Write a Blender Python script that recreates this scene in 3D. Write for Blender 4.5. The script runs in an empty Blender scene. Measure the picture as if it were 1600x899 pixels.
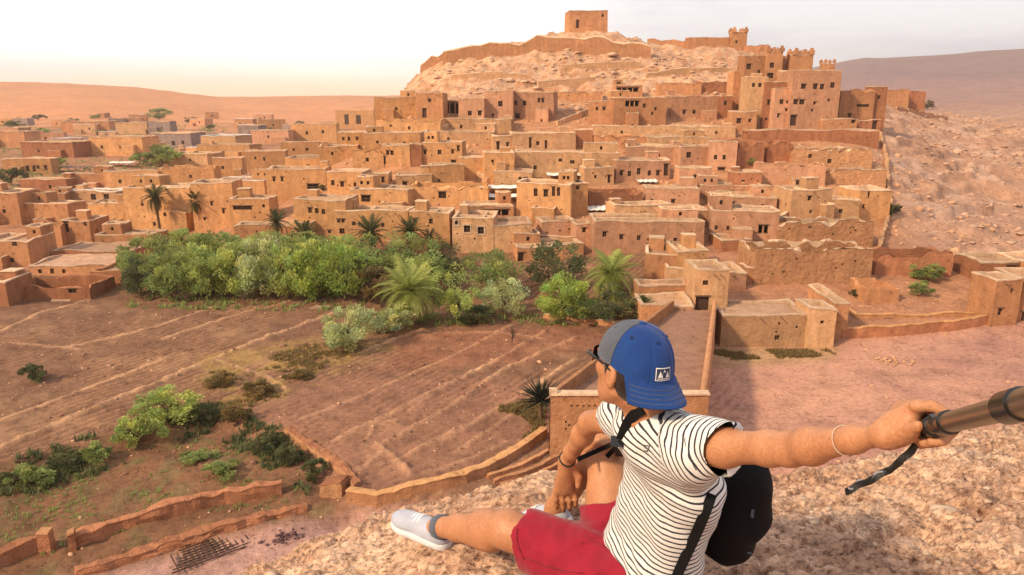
import bpy, bmesh, math, random
import numpy as np
from mathutils import Vector, Matrix, Euler, noise as mn
random.seed(7); np.random.seed(7)
sc = bpy.context.scene
col = sc.collection
R = math.radians
# ---------------------------------------------------------------- camera
FPX = 1142.0
HOR = 155.0
PITCH = math.atan((449.5 - HOR) / FPX)
CP, SP = math.cos(PITCH), math.sin(PITCH)
CZ = 26.0
cam_d = bpy.data.cameras.new('camera'); cam = bpy.data.objects.new('camera', cam_d); col.objects.link(cam)
cam.location = (0, 0, CZ); cam.rotation_euler = (R(90) - PITCH, 0, 0)
cam_d.sensor_width = 36; cam_d.lens = 36 * FPX / 1600; cam_d.clip_start = 0.05; cam_d.clip_end = 20000
sc.camera = cam
sc.view_settings.view_transform = 'Standard'; sc.view_settings.look = 'None'
sc.view_settings.exposure = 0.25; sc.view_settings.gamma = 1.0
# ---------------------------------------------------------------- world and sun
SUN_EL, SUN_AZ = 36.0, -126.0      # azimuth measured from +Y towards +X
w = bpy.data.worlds.new('World'); sc.world = w; w.use_nodes = True
nt = w.node_tree; nt.nodes.clear()
def N(t, typ, **kw):
    n = t.nodes.new(typ)
    for k, v in kw.items(): setattr(n, k, v)
    return n
out = N(nt, 'ShaderNodeOutputWorld'); bg = N(nt, 'ShaderNodeBackground'); bg.inputs[1].default_value = 0.11
sky = N(nt, 'ShaderNodeTexSky', sky_type='NISHITA', sun_disc=False)
sky.sun_elevation = R(SUN_EL); sky.sun_rotation = R(SUN_AZ); sky.dust_density = 3.0
tc = N(nt, 'ShaderNodeTexCoord'); mp = N(nt, 'ShaderNodeMapping'); mp.inputs['Scale'].default_value = (1.0, 1.0, 5.5)
nz = N(nt, 'ShaderNodeTexNoise'); nz.inputs['Scale'].default_value = 1.6; nz.inputs['Detail'].default_value = 6; nz.inputs['Roughness'].default_value = 0.55
nt.links.new(tc.outputs['Generated'], mp.inputs[0]); nt.links.new(mp.outputs[0], nz.inputs['Vector'])
cr = N(nt, 'ShaderNodeValToRGB')
cr.color_ramp.elements[0].position = 0.36; cr.color_ramp.elements[0].color = (5.1, 5.0, 6.1, 1)
cr.color_ramp.elements[1].position = 0.60; cr.color_ramp.elements[1].color = (8.8, 8.6, 8.6, 1)
nt.links.new(nz.outputs[0], cr.inputs[0])
mx = N(nt, 'ShaderNodeMix', data_type='RGBA'); mx.inputs[0].default_value = 0.9
nt.links.new(sky.outputs[0], mx.inputs[6]); nt.links.new(cr.outputs[0], mx.inputs[7])
# bright veil of thin cloud round the low evening sun behind the left hills
dt = N(nt, 'ShaderNodeVectorMath', operation='DOT_PRODUCT'); g = Vector((-0.335, 0.94, 0.0)).normalized()
dt.inputs[1].default_value = g; nt.links.new(tc.outputs['Generated'], dt.inputs[0])
pr = N(nt, 'ShaderNodeMapRange'); pr.inputs[1].default_value = 0.86; pr.inputs[2].default_value = 1.0; pr.inputs[3].default_value = 0; pr.inputs[4].default_value = 1
pr.interpolation_type = 'SMOOTHSTEP'
nt.links.new(dt.outputs['Value'], pr.inputs[0])
ad = N(nt, 'ShaderNodeMix', data_type='RGBA', blend_type='ADD'); nt.links.new(pr.outputs[0], ad.inputs[0])
nt.links.new(mx.outputs[2], ad.inputs[6]); ad.inputs[7].default_value = (6.0, 5.4, 5.0, 1)
pr2 = N(nt, 'ShaderNodeMapRange'); pr2.inputs[1].default_value = 0.91; pr2.inputs[2].default_value = 1.0; pr2.inputs[3].default_value = 0; pr2.inputs[4].default_value = .9; pr2.interpolation_type = 'SMOOTHSTEP'
nt.links.new(dt.outputs['Value'], pr2.inputs[0]); gl = N(nt, 'ShaderNodeMix', data_type='RGBA'); sx = N(nt, 'ShaderNodeSeparateXYZ'); nt.links.new(tc.outputs['Generated'], sx.inputs[0]); pz = N(nt, 'ShaderNodeMapRange'); pz.inputs[1].default_value = -.01; pz.inputs[2].default_value = .07; pz.inputs[3].default_value = 1; pz.inputs[4].default_value = 0; pz.interpolation_type = 'SMOOTHERSTEP'; nt.links.new(sx.outputs[2], pz.inputs[0]); pm_ = N(nt, 'ShaderNodeMath', operation='MULTIPLY'); nt.links.new(pz.outputs[0], pm_.inputs[0]); nt.links.new(pr2.outputs[0], pm_.inputs[1]); nt.links.new(pm_.outputs[0], gl.inputs[0]); nt.links.new(ad.outputs[2], gl.inputs[6]); gl.inputs[7].default_value = (14, 8.0, 4.6, 1)
nt.links.new(gl.outputs[2], bg.inputs[0]); nt.links.new(bg.outputs[0], out.inputs[0])
sl = bpy.data.lights.new('sun', 'SUN'); so = bpy.data.objects.new('sun', sl); col.objects.link(so)
sl.energy = 4.0; sl.angle = R(5); sl.color = (1.0, 0.77, 0.50)
sd = Vector((math.sin(R(SUN_AZ)) * math.cos(R(SUN_EL)), math.cos(R(SUN_AZ)) * math.cos(R(SUN_EL)), math.sin(R(SUN_EL))))
so.rotation_euler = (-sd).to_track_quat('-Z', 'Y').to_euler(); so.location = (0, 0, 60)
sc.cycles.use_denoising = True
sc.cycles.max_bounces = 6; sc.cycles.diffuse_bounces = 3; sc.cycles.transparent_max_bounces = 8
# ---------------------------------------------------------------- pixel <-> world
def ray(px, py):
    u = (px - 800) / FPX; v = (449.5 - py) / FPX
    return Vector((u, CP + v * SP, v * CP - SP))
def atY(px, py, Y):
    r = ray(px, py); return Vector((0, 0, CZ)) + r * (Y / r.y)
def W(px, py, d):                       # camera depth d
    return Vector((0, 0, CZ)) + ray(px, py) * d
# ---------------------------------------------------------------- numpy noise
def _h(ix, iy, s):
    n = (ix.astype(np.int64) * 374761393 + iy.astype(np.int64) * 668265263 + s * 974634777) & 0x7fffffff
    n = ((n ^ (n >> 13)) * 1274126177) & 0x7fffffff
    return ((n ^ (n >> 16)) & 0xffff) / 65535.0
def vn(x, y, s=0):
    x = np.asarray(x, float); y = np.asarray(y, float)
    ix = np.floor(x); iy = np.floor(y); fx = x - ix; fy = y - iy
    fx = fx * fx * fx * (fx * (fx * 6 - 15) + 10); fy = fy * fy * fy * (fy * (fy * 6 - 15) + 10)
    a = _h(ix, iy, s); b = _h(ix + 1, iy, s); c = _h(ix, iy + 1, s); d = _h(ix + 1, iy + 1, s)
    return (a + (b - a) * fx) * (1 - fy) + (c + (d - c) * fx) * fy
def fbm(x, y, o=4, s=0, g=0.5):
    t = 0; a = 1; m = 0
    for k in range(o):
        t = t + a * (vn(x, y, s + k) - 0.5); m += a; a *= g
        x = x * 2.03 + 17.3; y = y * 2.03 - 9.1
    return t / m * 2
def sstep(a, b, x):
    t = np.clip((x - a) / (b - a), 0, 1); return t * t * (3 - 2 * t)
# ---------------------------------------------------------------- terrain (thin plate through surveyed points)
CPTS = []
def cpx(px, py, Y): p = atY(px, py, Y); CPTS.append((p.x, p.y, p.z))
for px in (520, 640, 760, 900):
    cpx(px, 402, 106); cpx(px, 350, 118)
for px in (470,): cpx(px, 372, 112)
for px in (560, 700, 850, 1000, 1150, 1300): cpx(px, 300, 132)
for px in (600, 750, 900, 1050, 1200, 1350): cpx(px, 250, 150)
for px in (600, 750, 900, 1050, 1200, 1340): cpx(px, 202, 172)
for px in (680, 800, 950, 1100): cpx(px, 150, 200)
for px in (1050, 1200, 1340): cpx(px, 350, 116)
for px, py in ((690, 104), (800, 92), (950, 92), (1100, 100)): cpx(px, py, 226)
for px, py in ((690, 92), (780, 76), (830, 60), (890, 48), (955, 48), (1020, 70), (1100, 74), (1165, 78)): cpx(px, py, 246)
cpx(1230, 120, 225); cpx(1310, 160, 215); cpx(1400, 168, 240)
for px, py, Y in ((1400, 200, 190), (1400, 300, 136), (1420, 380, 112), (1500, 300, 150), (1500, 400, 108), (1600, 400, 112), (1700, 300, 160), (1500, 230, 215), (1600, 200, 270), (1480, 180, 290), (1750, 190, 300)): cpx(px, py, Y)
for px in (1010, 1090, 1180, 1300, 1450, 1560): cpx(px, 447, 91)
CPTS += [(x, y, 0) for x, y in ((-160, 95), (-110, 60), (-70, 100), (-35, 93), (-12, 92), (5, 86), (-20, 50), (10, 60), (25, 76), (40, 74), (60, 74), (80, 60), (110, 74), (40, 30), (0, 20), (-60, 30), (-40, 75), (90, 20))]
CPTS += [(-100, 170, 1), (-150, 250, 2), (-75, 140, .5), (-62, 170, 1.5), (-58, 205, 3), (-62, 240, 4), (-90, 310, 4), (-60, 290, 5), (-250, 200, 1), (-250, 330, 3), (-52, 120, .6),
         (-20, 285, 18), (25, 290, 24), (70, 285, 18), (-20, 330, 6), (30, 345, 8), (80, 340, 12), (140, 340, 17), (220, 330, 17), (220, 220, 12), (200, 120, 4), (180, 90, 0)]
CPTS = np.array(CPTS)
def _tps_k(r2): return np.where(r2 > 1e-9, r2 * np.log(r2 + 1e-12), 0.0)
_P = CPTS[:, :2] / 100.0; _n = len(_P)
_K = _tps_k(((_P[:, None, :] - _P[None]) ** 2).sum(-1)) + np.eye(_n) * 0.004
_A = np.zeros((_n + 3, _n + 3)); _A[:_n, :_n] = _K; _A[:_n, _n] = 1; _A[:_n, _n + 1:] = _P; _A[_n, :_n] = 1; _A[_n + 1:, :_n] = _P.T
_w = np.linalg.solve(_A, np.concatenate([CPTS[:, 2], [0, 0, 0]]))
def tps(x, y):
    x = np.asarray(x, float); y = np.asarray(y, float); sh = x.shape; q = np.stack([x.ravel(), y.ravel()], 1) / 100
    o = np.zeros(len(q))
    for i in range(0, len(q), 40000):
        c = q[i:i + 40000]; k = _tps_k(((c[:, None, :] - _P[None]) ** 2).sum(-1))
        o[i:i + 40000] = k @ _w[:_n] + _w[_n] + c @ _w[_n + 1:]
    return o.reshape(sh)
SK_L = [(-1000, 120), (-300, 128), (0, 137), (150, 135), (250, 141), (370, 153), (560, 150), (640, 150), (900, 150), (1200, 125), (1310, 107), (1450, 105), (1600, 99), (1900, 95), (2600, 100)]
def far_h(x, y):
    az = x / np.maximum(y, 1)
    px = 800 + az * FPX * (CP + 0.0)
    skz = np.interp(px, [a for a, b in SK_L], [b for a, b in SK_L])
    top = (HOR - skz) / FPX                      # tangent above the eye level
    r = np.hypot(x, y)
    right = sstep(-50, 250, x - 0.10 * y)
    base = 4 + 12 * right
    t = np.clip((r - 500) / 1500, 0, 1)
    t = t * t * (3 - 2 * t)
    t = np.where(px > 1000, np.clip((r - 450) / 1300, 0, 1) ** 1.3, t)
    zt = CZ + 2000 * top
    z = base + (zt - base) * t
    z = z + fbm(x / 160, y / 160, 4, 31) * 9 * sstep(400, 1100, r) * (1 - 0.75 * sstep(1500, 1950, r))
    z = np.where(r > 2000, z - (r - 2000) * 0.05, z)
    return np.where(y < 50, 0 * z, z)
def in_hill(x, y):
    return sstep(-48, -36, x) * (1 - sstep(95, 120, x)) * sstep(105, 118, y) * (1 - sstep(262, 285, y))
def terr0(x, y):
    x = np.asarray(x, float); y = np.asarray(y, float)
    near = np.clip(tps(np.clip(x, -260, 230), np.clip(y, 15, 345)), 0, 60)
    near = np.where(y < 84, near * sstep(60, 84, y), near)
    b = sstep(300, 480, y)
    side = sstep(220, 380, np.abs(x)); near = near * (1 - side * (x < 0)) + side * (x < 0) * np.clip(y / 120, 0, 3)
    z = near * (1 - b) + far_h(x, np.maximum(y, 60)) * b
    back = sstep(0, 30, y)
    # west face of the hill is a cliff
    cl = sstep(195, 212, y) * (1 - sstep(250, 275, y)); xe = -33 + 2.5 * fbm(y / 7.0, y * 0 + 2, 3, 5)
    drop = (1 - sstep(xe - 2.5, xe + 0.8, x)) * cl
    z = z - drop * np.clip(z - 8, 0, 40) * 0.75
    return z * back
# field bunds, traced on the ground
BUNDS = [([(0, 700), (200, 618), (400, 534), (540, 484)], .32, .42), ([(255, 530), (352, 497), (470, 468)], .2, .3), ([(0, 655), (120, 612), (260, 560)], .12, .25),
         ([(515, 692), (651, 626), (760, 572), (852, 519)], .28, .38), ([(603, 692), (705, 636), (788, 577), (900, 528)], .32, .42), ([(637, 711), (739, 660), (798, 626), (900, 562)], .25, .35),
         ([(715, 706), (808, 641), (850, 612)], .2, .3), ([(588, 692), (612, 712), (640, 742)], .3, .4), ([(100, 545), (250, 510), (330, 480)], .14, .25),
         ([(470, 655), (560, 620), (700, 560), (800, 508)], .12, .25), ([(430, 600), (540, 560), (660, 515)], .22, .4), ([(0, 520), (60, 490), (140, 470)], .2, .35),
         ([(15, 538), (60, 541), (125, 547)], .15, .2), ([(860, 500), (930, 508), (1000, 512)], .35, .4), ([(570, 690), (588, 660), (620, 655)], .15, .25), ([(640, 640), (700, 600)], .1, .2),
         ([(330, 560), (420, 590), (450, 610)], .12, .25), ([(700, 520), (780, 520), (850, 530)], .18, .3), ([(660, 742), (740, 715), (790, 690)], .15, .25), ([(690, 690), (760, 650)], .08, .2), ([(560, 735), (600, 700)], .12, .3)]
def gflat(px, py, z=0.0):
    r = ray(px, py); t = (z - CZ) / r.z; p = Vector((0, 0, CZ)) + r * t; return p
def segdist(x, y, pts):
    d = np.full(np.shape(x), 1e9)
    for (ax, ay), (bx, by) in zip(pts[:-1], pts[1:]):
        vx, vy = bx - ax, by - ay; L = vx * vx + vy * vy
        t = np.clip(((x - ax) * vx + (y - ay) * vy) / L, 0, 1)
        d = np.minimum(d, np.hypot(x - ax - t * vx, y - ay - t * vy))
    return d
BW = [([tuple(gflat(*p)[:2]) for p in pts], h, wd) for pts, h, wd in BUNDS]
def poly_mask(x, y, px_poly, soft=1.0):
    pts = [tuple(gflat(*p)[:2]) for p in px_poly]; ins = np.zeros(np.shape(x), bool); n = len(pts)
    for i in range(n):
        ax, ay = pts[i]; bx, by = pts[(i + 1) % n]
        c = ((ay > y) != (by > y)) & (x < (bx - ax) * (y - ay) / ((by - ay) + 1e-12) + ax); ins ^= c
    d = segdist(x, y, pts + [pts[0]])
    return np.where(ins, 1.0, np.clip(1 - d / soft, 0, 1))
RIVER_A = [(60, 905), (260, 850), (480, 803), (560, 792), (620, 800), (700, 800), (900, 780), (950, 905), (500, 1100), (0, 1100)]
RIVER_B = [(1085, 640), (1118, 548), (1300, 548), (1560, 512), (1700, 500), (2000, 520), (2300, 760), (2000, 1000), (1100, 900)]
LOWER = [(-400, 780), (0, 735), (170, 690), (330, 655), (470, 690), (520, 752), (545, 790), (460, 780), (0, 900), (-400, 980)]
def terr(x, y):
    x = np.asarray(x, float); y = np.asarray(y, float)
    z = terr0(x, y)
    hill = in_hill(x, y); up = sstep(186, 205, y) * sstep(-48, -36, x) * (1 - sstep(100, 125, x)) * (1 - sstep(262, 280, y))
    rslope = sstep(0, 10, x - (62 + (y - 115) * 0.35)) * sstep(95, 110, y) * (1 - sstep(330, 420, y))
    # strata ledges on the upper hill and on the slope to the right
    lv = (z + fbm(x / 14, y / 14, 3, 3) * 2.2) / 2.1
    st = (np.floor(lv) + sstep(0.55, 0.95, lv - np.floor(lv))) * 2.1 - lv * 2.1
    z = z + st * 0.55 * np.clip(up, 0, 1)
    lv2 = (z + fbm(x / 26, y / 26, 3, 4) * 5 + (x - 80) * .02) / 2.6; fr2 = lv2 - np.floor(lv2)
    st2 = (sstep(.62, .80, fr2) - fr2) * 2.6; z = z + st2 * .85 * rslope * (.35 + .65 * sstep(-.15, .25, fbm(x / 30, y / 22, 2, 6)))
    z = z + fbm(x / 3.1, y / 3.1, 5, 11) * (1.3 * up + 1.0 * rslope + 0.15 * hill)
    z = z + fbm(x / 18, y / 18, 3, 12) * (1.6 * rslope)
    f = (y < 112) * sstep(28, 34, y)
    fld = f * (x < 22)
    for pts, h, wd in BW:
        wd = wd * .75
        xs = [p[0] for p in pts]; ys = [p[1] for p in pts]
        m = (x > min(xs) - 2) & (x < max(xs) + 2) & (y > min(ys) - 2) & (y < max(ys) + 2)
        if m.any():
            d = segdist(x[m] + fbm(x[m] / 2, y[m] / 2, 2, 8) * .25, y[m], pts)
            z[m] += h * 1.15 * np.exp(-(d / wd) ** 2) * (0.75 + 0.5 * fbm(x[m] / .7, y[m] / .7, 2, 9))
    z = z + fld * (fbm(x / 6, y / 6, 3, 14) * .16 + fbm(x / .9, y / .9, 4, 15) * .14)
    z = z - 0.9 * poly_mask(x, y, LOWER, 1.6) * (1 + 0.2 * fbm(x / 3, y / 3, 3, 77))
    z = z - 1.3 * poly_mask(x, y, RIVER_A, 2.2)
    fa, fb = gflat(603, 690), gflat(900, 528); fn = np.array([-(fb.y - fa.y), fb.x - fa.x]); fn = fn / np.hypot(*fn); fq = (x * fn[0] + y * fn[1] + .25 * fbm(x / 4, y / 4, 2, 33)) / .85
    z = z + fld * .055 * np.sin(fq * 6.283) * sstep(-.1, .15, fbm(x / 9, y / 9, 2, 34)) * (y > 44)
    z = z + f * (x >= 22) * fbm(x / 7, y / 7, 4, 16) * .12
    z = z + fbm(x / 9, y / 9, 4, 18) * .35 * sstep(112, 130, y) * (1 - hill) * (1 - rslope) * (1 - sstep(300, 400, y))
    return z
def tz(x, y): return float(terr0(np.array([float(x)]), np.array([float(y)]))[0])
def tzf(x, y): return float(terr(np.array([float(x)]), np.array([float(y)]))[0])
# coarse march cache for base rays
def ground(px, py):
    r = ray(px, py); ts = np.concatenate([np.arange(30, 330, 0.5), np.arange(330, 1900, 3)]) / r.y
    xs = r.x * ts; ys = r.y * ts; zs = CZ + r.z * ts
    h = terr0(xs, ys); k = np.argmax(zs <= h)
    if zs[k] > h[k]: k = 590
    return Vector((xs[k], ys[k], h[k]))
# ---------------------------------------------------------------- object helpers
def link_mesh(name, verts, faces, mats=None, parent=None, smooth=False, midx=None):
    me = bpy.data.meshes.new(name); me.from_pydata([tuple(v) for v in verts], [], faces)
    if mats:
        for m in (mats if isinstance(mats, (list, tuple)) else [mats]): me.materials.append(m)
    if midx is not None: me.polygons.foreach_set('material_index', midx)
    if smooth: me.polygons.foreach_set('use_smooth', [True] * len(me.polygons))
    me.update()
    o = bpy.data.objects.new(name, me); col.objects.link(o)
    if parent: o.parent = parent
    return o
def grid_mesh(name, X, Y, Z, mat, wrap=False):
    nr, nc = X.shape; me = bpy.data.meshes.new(name)
    me.vertices.add(nr * nc); co = np.stack([X, Y, Z], -1).reshape(-1).astype(np.float32); me.vertices.foreach_set('co', co)
    r = np.arange(nr - 1)[:, None] * nc; c = np.arange(nc - 1)[None]; a = (r + c).ravel()
    q = np.stack([a, a + 1, a + nc + 1, a + nc], 1)
    if wrap:
        a = (np.arange(nr - 1) * nc + nc - 1); b = np.arange(nr - 1) * nc; q = np.concatenate([q, np.stack([a, b, b + nc, a + nc], 1)])
    n = len(q); me.loops.add(n * 4); me.loops.foreach_set('vertex_index', q.ravel().astype(np.int32))
    me.polygons.add(n); me.polygons.foreach_set('loop_start', np.arange(0, n * 4, 4, dtype=np.int32))
    me.polygons.foreach_set('use_smooth', [True] * n)
    me.update(calc_edges=True); me.materials.append(mat)
    o = bpy.data.objects.new(name, me); col.objects.link(o); return o
def tag(o, label=None, cat=None, group=None, kind=None):
    if label: o['label'] = label
    if cat: o['category'] = cat
    if group: o['group'] = group
    if kind: o['kind'] = kind
    return o
def empty(name, loc, rz=0):
    o = bpy.data.objects.new(name, None); col.objects.link(o); o.location = loc; o.rotation_euler = (0, 0, rz); o.empty_display_size = .3; return o
class MB:
    def __init__(s): s.v = []; s.f = []; s.m = []
    def add(s, vs, fs, m=0):
        b = len(s.v); s.v += [tuple(v) for v in vs]; s.f += [tuple(b + i for i in f) for f in fs]; s.m += [m] * len(fs)
    def box(s, c, size, rot=None, m=0, taper=0.0, jit=0.0):
        vs = []
        for z in (-1, 1):
            k = 1 - taper * (z > 0)
            for x, y in ((-1, -1), (1, -1), (1, 1), (-1, 1)):
                v = Vector((x * size[0] / 2 * k, y * size[1] / 2 * k, z * size[2] / 2))
                if jit: v += Vector((random.uniform(-jit, jit), random.uniform(-jit, jit), random.uniform(-jit, jit)))
                if rot: v = rot @ v
                vs.append(v + Vector(c))
        s.add(vs, [(0, 3, 2, 1), (4, 5, 6, 7), (0, 1, 5, 4), (1, 2, 6, 5), (2, 3, 7, 6), (3, 0, 4, 7)], m)
    def tube(s, pts, rad, n=8, m=0, cap=True):
        pts = [Vector(p) for p in pts]; rings = []
        if not isinstance(rad, (list, tuple)): rad = [rad] * len(pts)
        up = Vector((0, 0, 1)); pa = None
        for i, p in enumerate(pts):
            t = (pts[min(i + 1, len(pts) - 1)] - pts[max(i - 1, 0)]).normalized()
            if pa is None:
                a = t.cross(up); a = a if a.length > .05 else t.cross(Vector((1, 0, 0)))
            else: a = pa - t * pa.dot(t)
            a.normalize(); pa = a; b = t.cross(a)
            rings.append([p + (a * math.cos(k * 2 * math.pi / n) + b * math.sin(k * 2 * math.pi / n)) * rad[i] for k in range(n)])
        vs = [v for r in rings for v in r]
        fs = [(i * n + k, i * n + (k + 1) % n, (i + 1) * n + (k + 1) % n, (i + 1) * n + k) for i in range(len(pts) - 1) for k in range(n)]
        if cap: fs += [tuple(range(n - 1, -1, -1)), tuple((len(pts) - 1) * n + k for k in range(n))]
        s.add(vs, fs, m)
    def build(s, name, mats, parent=None, smooth=False): return link_mesh(name, s.v, s.f, mats, parent, smooth, s.m)
# ---------------------------------------------------------------- materials
def mat_new(name):
    m = bpy.data.materials.new(name); m.use_nodes = True; t = m.node_tree; b = t.nodes['Principled BSDF']; return m, t, b
def ramp(t, fac, stops):
    r = N(t, 'ShaderNodeValToRGB'); e = r.color_ramp.elements
    while len(e) > 1: e.remove(e[0])
    e[0].position = stops[0][0]; e[0].color = (*stops[0][1], 1)
    for p, c in stops[1:]:
        k = e.new(p); k.color = (*c, 1)
    t.links.new(fac, r.inputs[0]); return r.outputs[0]
def tnoise(t, scale, detail=5, rough=.6, stretch=None, coord='Object', vec=None):
    c = N(t, 'ShaderNodeTexCoord'); n = N(t, 'ShaderNodeTexNoise'); n.inputs['Scale'].default_value = scale; n.inputs['Detail'].default_value = detail; n.inputs['Roughness'].default_value = rough
    src = vec or c.outputs[coord]
    if stretch:
        m = N(t, 'ShaderNodeMapping'); m.inputs['Scale'].default_value = stretch; t.links.new(src, m.inputs[0]); src = m.outputs[0]
    t.links.new(src, n.inputs['Vector']); return n.outputs[0]
def mixc(t, f, a, b, mode='MIX'):
    x = N(t, 'ShaderNodeMix', data_type='RGBA', blend_type=mode)
    for i, v in ((0, f), (6, a), (7, b)):
        if isinstance(v, (int, float)): x.inputs[i].default_value = v
        elif isinstance(v, tuple): x.inputs[i].default_value = (*v, 1)
        else: t.links.new(v, x.inputs[i])
    return x.outputs[2]
def bump(t, b, h, strength=.5, dist=.05):
    n = N(t, 'ShaderNodeBump'); n.inputs['Strength'].default_value = strength; n.inputs['Distance'].default_value = dist
    t.links.new(h, n.inputs['Height']); t.links.new(n.outputs[0], b.inputs['Normal']); return n
def madd(t, a, b, op='ADD'):
    m = N(t, 'ShaderNodeMath', operation=op)
    for i, v in ((0, a), (1, b)):
        if isinstance(v, (int, float)): m.inputs[i].default_value = v
        else: t.links.new(v, m.inputs[i])
    return m.outputs[0]
def geo_pos(t): return N(t, 'ShaderNodeNewGeometry').outputs['Position']
def mud(name, c, stones=False, brick=0):
    m, t, b = mat_new(name); b.inputs['Roughness'].default_value = .95; b.inputs['Specular IOR Level'].default_value = .15
    P = geo_pos(t)
    big = tnoise(t, .16, 4, .6, vec=P); stk = tnoise(t, .9, 4, .65, (1, 1, .22), vec=P); fine = tnoise(t, 3.5, 5, .7, vec=P)
    dk = tuple(v * .70 for v in c); lt = tuple(min(1, v * 1.22) for v in c)
    base = ramp(t, big, [(.3, tuple(v * .86 for v in c)), (.5, c), (.72, (lt[0], lt[1] * .96, lt[2] * .9))])
    base = mixc(t, ramp(t, stk, [(.42, (0, 0, 0)), (.62, (1, 1, 1))]), mixc(t, .6, base, dk), base)
    base = mixc(t, ramp(t, fine, [(.3, (.0, .0, .0)), (.7, (1, 1, 1))]), mixc(t, .42, base, (c[0] * .55, c[1] * .5, c[2] * .5)), base)
    oi = N(t, 'ShaderNodeObjectInfo').outputs['Random']; base = mixc(t, 1.0, base, ramp(t, oi, [(0, (.80, .78, .76)), (.5, (1, .98, .96)), (1, (1.22, 1.20, 1.18))]), 'MULTIPLY')
    pt_ = tnoise(t, 1.1, 6, .75, vec=P); base = mixc(t, 1.0, base, ramp(t, pt_, [(.34, (.70, .65, .62)), (.43, (.95, .93, .92)), (.58, (1.04, 1.04, 1.04)), (.68, (1.22, 1.2, 1.16))]), 'MULTIPLY')
    h = madd(t, madd(t, fine, stk), tnoise(t, 12, 3, .6, vec=P))
    if stones:
        v = N(t, 'ShaderNodeTexVoronoi'); v.inputs['Scale'].default_value = 1.9; t.links.new(P, v.inputs['Vector'])
        base = mixc(t, ramp(t, v.outputs['Distance'], [(.05, (1, 1, 1)), (.28, (0, 0, 0))]), base, tuple(x * .55 for x in c))
        h = madd(t, h, v.outputs['Distance'])
    bump(t, b, madd(t, h, madd(t, pt_, 1.5, 'MULTIPLY')), .8, .16); t.links.new(base, b.inputs['Base Color']); return m
def plain(name, c, rough=.8, nscale=8, var=.25, bs=.3, bd=.02, metal=0, spec=.3):
    m, t, b = mat_new(name); b.inputs['Roughness'].default_value = rough; b.inputs['Metallic'].default_value = metal; b.inputs['Specular IOR Level'].default_value = spec
    n = tnoise(t, nscale, 5, .6)
    t.links.new(ramp(t, n, [(.3, tuple(v * (1 - var) for v in c)), (.7, tuple(min(1, v * (1 + var)) for v in c))]), b.inputs['Base Color'])
    bump(t, b, n, bs, bd); return m
M = {}
M['gold'] = mud('mud_golden', (.70, .385, .175)); M['ochre'] = mud('mud_ochre', (.70, .42, .225)); M['pink'] = mud('mud_pink', (.64, .35, .21))
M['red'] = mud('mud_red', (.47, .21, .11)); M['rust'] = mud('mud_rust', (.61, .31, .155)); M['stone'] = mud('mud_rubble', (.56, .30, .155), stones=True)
M['grey'] = mud('mud_grey', (.36, .28, .25)); M['cap'] = mud('mud_cap_skylit', (.80, .58, .39)); M['roof'] = mud('mud_roof', (.56, .36, .235)); M['pale'] = mud('mud_pale', (.66, .47, .33))  # cap: bleached rim mud, with sky-lit highlights brightened into its colour
M['hole'] = plain('dark_opening', (.035, .018, .012), .95); M['door'] = plain('dark_wood', (.07, .035, .02), .8, 6, .4)
M['white'] = plain('white_paint', (.75, .72, .68), .7); M['wood'] = plain('old_wood', (.18, .10, .06), .85, 5, .4); M['canvas'] = plain('white_canvas', (.78, .74, .68), .9, 3, .12)
# ---------------------------------------------------------------- ground sheet
def ground_mat():
    m, t, b = mat_new('ground_earth'); b.inputs['Roughness'].default_value = .97; b.inputs['Specular IOR Level'].default_value = .1
    P = geo_pos(t)
    at = N(t, 'ShaderNodeVertexColor', layer_name='tint').outputs[0]
    n1 = tnoise(t, .35, 5, .65, vec=P); n2 = tnoise(t, 2.2, 6, .7, vec=P); n3 = tnoise(t, .05, 5, .6, vec=P); n4 = tnoise(t, 6.5, 3, .6, vec=P)
    c = mixc(t, 1.0, at, ramp(t, n1, [(.28, (.68, .66, .64)), (.5, (1, 1, 1)), (.75, (1.22, 1.18, 1.12))]), 'MULTIPLY')
    c = mixc(t, 1.0, c, ramp(t, n2, [(.30, (.55, .50, .48)), (.46, (.95, .95, .95)), (.7, (1.2, 1.2, 1.18))]), 'MULTIPLY')
    c = mixc(t, 1.0, c, ramp(t, n3, [(.3, (.85, .83, .85)), (.7, (1.1, 1.08, 1.02))]), 'MULTIPLY')
    c = mixc(t, 1.0, c, ramp(t, n4, [(.33, (.70, .66, .64)), (.45, (1, 1, 1))]), 'MULTIPLY')
    t.links.new(c, b.inputs['Base Color']); bump(t, b, madd(t, n2, n4), .6, .12); return m
M['ground'] = ground_mat()
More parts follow.
